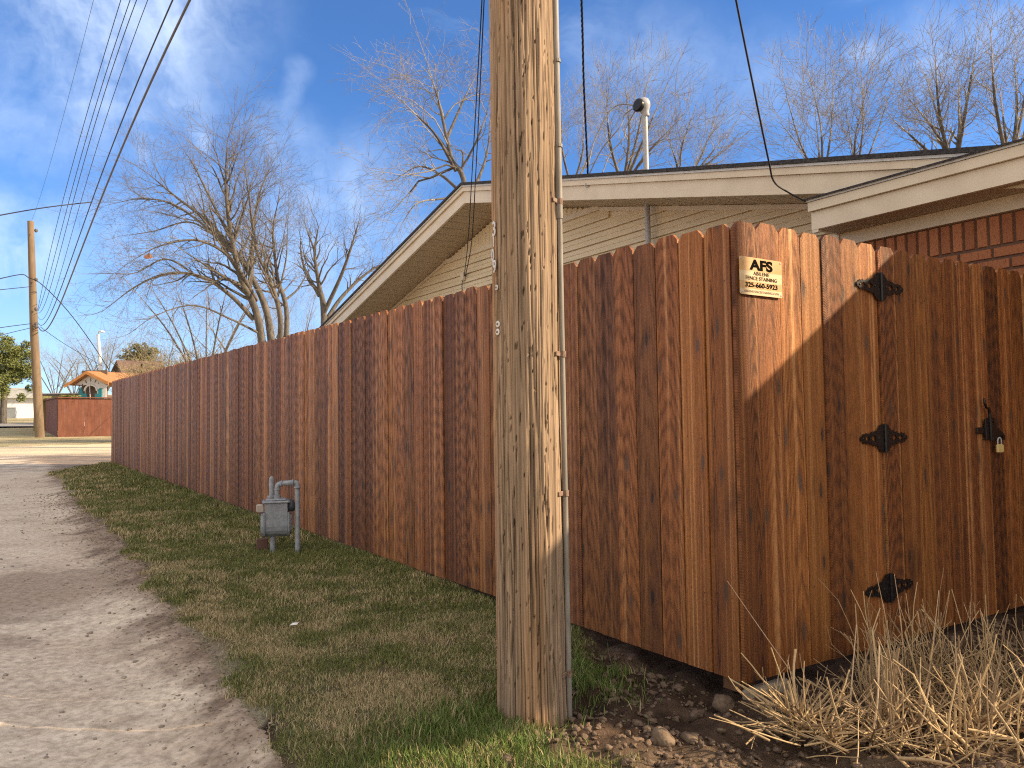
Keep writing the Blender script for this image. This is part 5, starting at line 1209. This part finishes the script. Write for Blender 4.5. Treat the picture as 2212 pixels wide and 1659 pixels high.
n = 9000; x = G.uniform(.0, 2.6, n); y = G.uniform(1.9, 4.6, n); ok = (sidefence(x, y) < -.02) & (lawn_mask(x, y) < .4) & (fbm(x * 3, y * 3, 71) > .38); ok &= ((x - C0[0]) * NG[0] + (y - C0[1]) * NG[1] > .0) | (x < C0[0]); ok |= (x > .9) & (((x - C0[0]) * NG[0] + (y - C0[1]) * NG[1]) > .03)
ok &= np.hypot(x - PB[0], y - PB[1]) > .15
x, y = x[ok], y[ok]; s_ = .003 + .011 * G.random(len(x)) ** 2.6 + .010 * (G.random(len(x)) < .015)
tag(lumps(x, y, s_, 4, 'soil_clods', M_CLOD, .75, .3, rough=.6), 'crumbly dark soil clods scattered around the fence corner', 'soil', kind='stuff')
for (px, py, s1, lab) in ((1432, 1589, .030, 'pale sunlit angular clod on the dirt at the bottom, right of the pole'), (1494, 1570, .032, 'rounded dirt lump just behind and right of the pale sunlit clod'), (1508, 1528, .036, 'flat grey clod in the shaded dirt under the fence corner'), (1465, 1483, .026, 'upright clod close to the fence bottom, left of the corner'), (1570, 1510, .04, 'cracked dark clod right below the fence corner'), (1515, 1588, .014, 'small dirt lump right of the sunlit clod'), (1410, 1460, .02, 'small shaded clod near the fence between pole and corner'), (1100, 1655, .02, 'earthy lump in the sunlit grass at the bottom edge')):
    r = ray(px, py); g_ = EYEP + r * (-EYE / r[2]); xx, yy = np.array([g_[0]]), np.array([g_[1]])
    o = lumps(xx * 0, yy * 0, np.array([s1]), int(px), 'dirt_clod', M_CLODLIT if 'sunlit' in lab or 'rounded' in lab else M_CLOD, .8, .3, z=np.array([0.]), rough=.62); o.location = (g_[0], g_[1], float(gh(g_[0], g_[1]))); tag(o, lab, 'clod', 'larger clods in the dirt')
# leaf and twig litter along the alley edge, pebbles on the alley
n = 4200; y = G.uniform(2.2, 12, n) ** 1.0; x = edge_x(LAWN_EDGE, y) - np.abs(G.normal(.0, .20, n)) * (.5 + .09 * y) + .06; a = G.uniform(0, 6.28, n); L_ = G.uniform(.003, .010, n) * (1 + .07 * y); wd = L_ * G.uniform(.06, .35, n); z = gh(x, y) + .003
dx, dy = np.cos(a) * L_, np.sin(a) * L_; ex, ey = -np.sin(a) * wd, np.cos(a) * wd; cu = G.uniform(.1, .6, n) * L_
V = np.stack([np.stack([x - dx, y - dy, z + cu * .3], 1), np.stack([x + ex, y + ey, z + cu], 1), np.stack([x + dx, y + dy, z + cu * .4], 1), np.stack([x - ex, y - ey, z], 1)], 1).reshape(-1, 3)
C_ = np.where(G.random((n, 1)) < .6, np.array([[.17, .12, .085]]), np.array([[.32, .25, .18]])) * G.uniform(.6, 1.3, (n, 1))
tag(mesh_np('leaf_litter', V, np.arange(4 * n).reshape(-1, 4), M_STRAW, attrs={'col': np.c_[np.repeat(C_, 4, 0), np.ones(4 * n)]}), 'dead leaf and twig litter along the edge of the alley', 'litter', kind='stuff')
n = 1500; y = 2.4 + 13 * G.random(n) ** 1.3; x = edge_x(PACK_EDGE, y) - G.random(n) * (1.2 + .55 * y) + .1; s_ = (.002 + .006 * G.random(n) ** 3) * (1 + .12 * y)
tag(lumps(x, y, s_, 6, 'pebbles', mat('pale_pebbles', speckle((.36, .31, .26), (.22, .18, .15), 30), rough=.9), .6, .3), 'small pebbles and grit on the packed dirt alley', 'gravel', kind='stuff')
# a scrap of white litter in the grass
for px, py, lab in ((635, 1361, 'small white paper scrap lying in the grass'),):
    r = ray(px, py); g_ = EYEP + r * (-(EYE - .03) / r[2]); sc = MB(); sc.add([(-.02, -.008, .0), (.018, -.012, .004), (.022, .012, .01), (-.012, .014, .006), (0, 0, .012)], [(0, 1, 4), (1, 2, 4), (2, 3, 4), (3, 0, 4)])
    o = sc.build('paper_scrap', mat('white_paper', col=(.75, .75, .73))); o.location = (g_[0], g_[1], float(gh(g_[0], g_[1])) + .025); tag(o, lab, 'litter')

# ------------------------------------------------------------------ cut-back dry shrub
def stalks(name, centers, n, seed, label, special=(), rmin=.0009, rmax=.0032):
    r = random.Random(seed); segs = []; cols = []
    def stalk(p_, d_, L_, r0, curve=.12, k=5):
        c_ = r.uniform(.7, 1.2); base = Vector((.46, .33, .18)) if r.random() < .7 else Vector((.30, .21, .125))
        bend = Vector((r.gauss(0, curve), r.gauss(0, curve), r.gauss(-.05, curve)))
        for i in range(k):
            d_ = (d_ + bend / k + Vector((r.gauss(0, .05), r.gauss(0, .05), r.gauss(0, .04)))).normalized(); p2 = p_ + d_ * L_ / k
            if p2.z < .004: d_ = Vector((d_.x, d_.y, abs(d_.z) * .4)).normalized(); p2 = p_ + d_ * L_ / k
            f0, f1 = 1 - .35 * i / k, 1 - .35 * (i + 1) / k; node = 1.25 if r.random() < .35 else 1
            segs.append((tuple(p_), tuple(p2), r0 * f0, r0 * f1 * node)); cols.append(tuple(base * c_))
            if r.random() < .16 and L_ > .12:
                e = (d_ + Vector((r.gauss(0, .6), r.gauss(0, .6), r.gauss(.1, .4)))).normalized(); q_ = p2
                for _ in range(2): q2 = q_ + e * L_ * .13; segs.append((tuple(q_), tuple(q2), r0 * .5, r0 * .4)); cols.append(tuple(base * c_)); q_ = q2
            p_ = p2
    for k in range(n):
        cx_, cy_, sp, up_, Lm = centers[r.randrange(len(centers))]; a = r.uniform(0, 6.28); q = abs(r.gauss(0, sp)); x_, y_ = cx_ + math.cos(a) * q, cy_ + math.sin(a) * q
        if ((x_ - C0[0]) * NG[0] + (y_ - C0[1]) * NG[1]) < .05: continue
        z_ = float(gz(x_, y_)) + r.uniform(0, .05); tilt = r.gauss(0, .55) if r.random() < up_ else r.uniform(.9, 1.5)
        b_ = r.uniform(0, 6.28); d_ = Vector((math.sin(tilt) * math.cos(b_), math.sin(tilt) * math.sin(b_), abs(math.cos(tilt)) + .05)).normalized()
        stalk(Vector((x_, y_, z_)), d_, r.uniform(.45, 1.25) * Lm, r.uniform(rmin, rmax) if r.random() < .85 else r.uniform(rmax, rmax * 1.5))
    for p0, p1, p2, r0 in special:
        P = [Vector(map(float, q_)) for q_ in spline([p0, p1, p2], 6)]
        for i in range(len(P) - 1): f = 1 - .6 * i / len(P); segs.append((tuple(P[i]), tuple(P[i + 1]), r0 * f, r0 * f * .95)); cols.append((.52, .38, .24))
    V, Q_ = tubes_np(segs, 5); C_ = np.repeat(np.array(cols), 10, 0)
    o = mesh_np(name, V, Q_, M_STRAW, attrs={'col': np.c_[C_, np.ones(len(C_))]}, smooth=True); return tag(o, label, 'shrub')
gg = lambda px, py: (lambda r: EYEP + r * (-EYE / r[2]))(ray(px, py))
stalks('cut_back_shrub', [(1.25, 2.83, .10, .35, .26), (1.55, 2.82, .13, .35, .28), (1.85, 2.85, .14, .35, .28), (1.45, 2.68, .14, .3, .24), (1.75, 2.66, .16, .3, .26), (1.2, 2.66, .1, .2, .22), (2.1, 2.85, .15, .3, .28), (1.0, 2.72, .07, .15, .22), (.98, 2.85, .05, .2, .24)], 560, 7, 'clump of sunlit straw-coloured cut stalks filling the bottom right corner', rmin=.0015, rmax=.0043)
P = lambda x_, y_, Y_: tuple(at(x_, y_, Y_))
stalks('cut_back_shrub', [(1.42, 3.12, .09, .8, .34), (1.6, 3.15, .1, .8, .34), (1.78, 3.12, .1, .75, .33), (2.0, 3.1, .14, .5, .32), (1.3, 3.0, .07, .7, .27), (1.65, 3.0, .14, .4, .30), (2.3, 3.2, .15, .3, .3)], 330, 9, 'shaded clump of thin upright dry stalks against the gate, behind the sunlit stalks', rmin=.0010, rmax=.0027,
       special=[(P(1745, 1500, 2.95), P(1665, 1390, 2.9), P(1571, 1255, 2.9), .0022), (P(1935, 1480, 3.1), P(1918, 1360, 3.1), P(1892, 1235, 3.1), .0024), (P(1950, 1480, 3.1), P(1948, 1360, 3.1), P(1932, 1240, 3.1), .0024), (P(1985, 1560, 2.9), P(2010, 1430, 2.95), P(2028, 1275, 3.0), .0026), (P(2075, 1560, 2.8), P(2068, 1460, 2.85), P(2062, 1345, 2.9), .003), (P(2100, 1650, 2.7), P(2115, 1560, 2.7), P(2118, 1455, 2.7), .0045), (P(1878, 1620, 2.7), P(1895, 1520, 2.7), P(1899, 1395, 2.75), .0045), (P(1835, 1540, 2.85), P(1842, 1450, 2.9), P(1850, 1350, 2.95), .0036), (P(1980, 1600, 2.7), P(1998, 1530, 2.7), P(2010, 1470, 2.7), .004)])
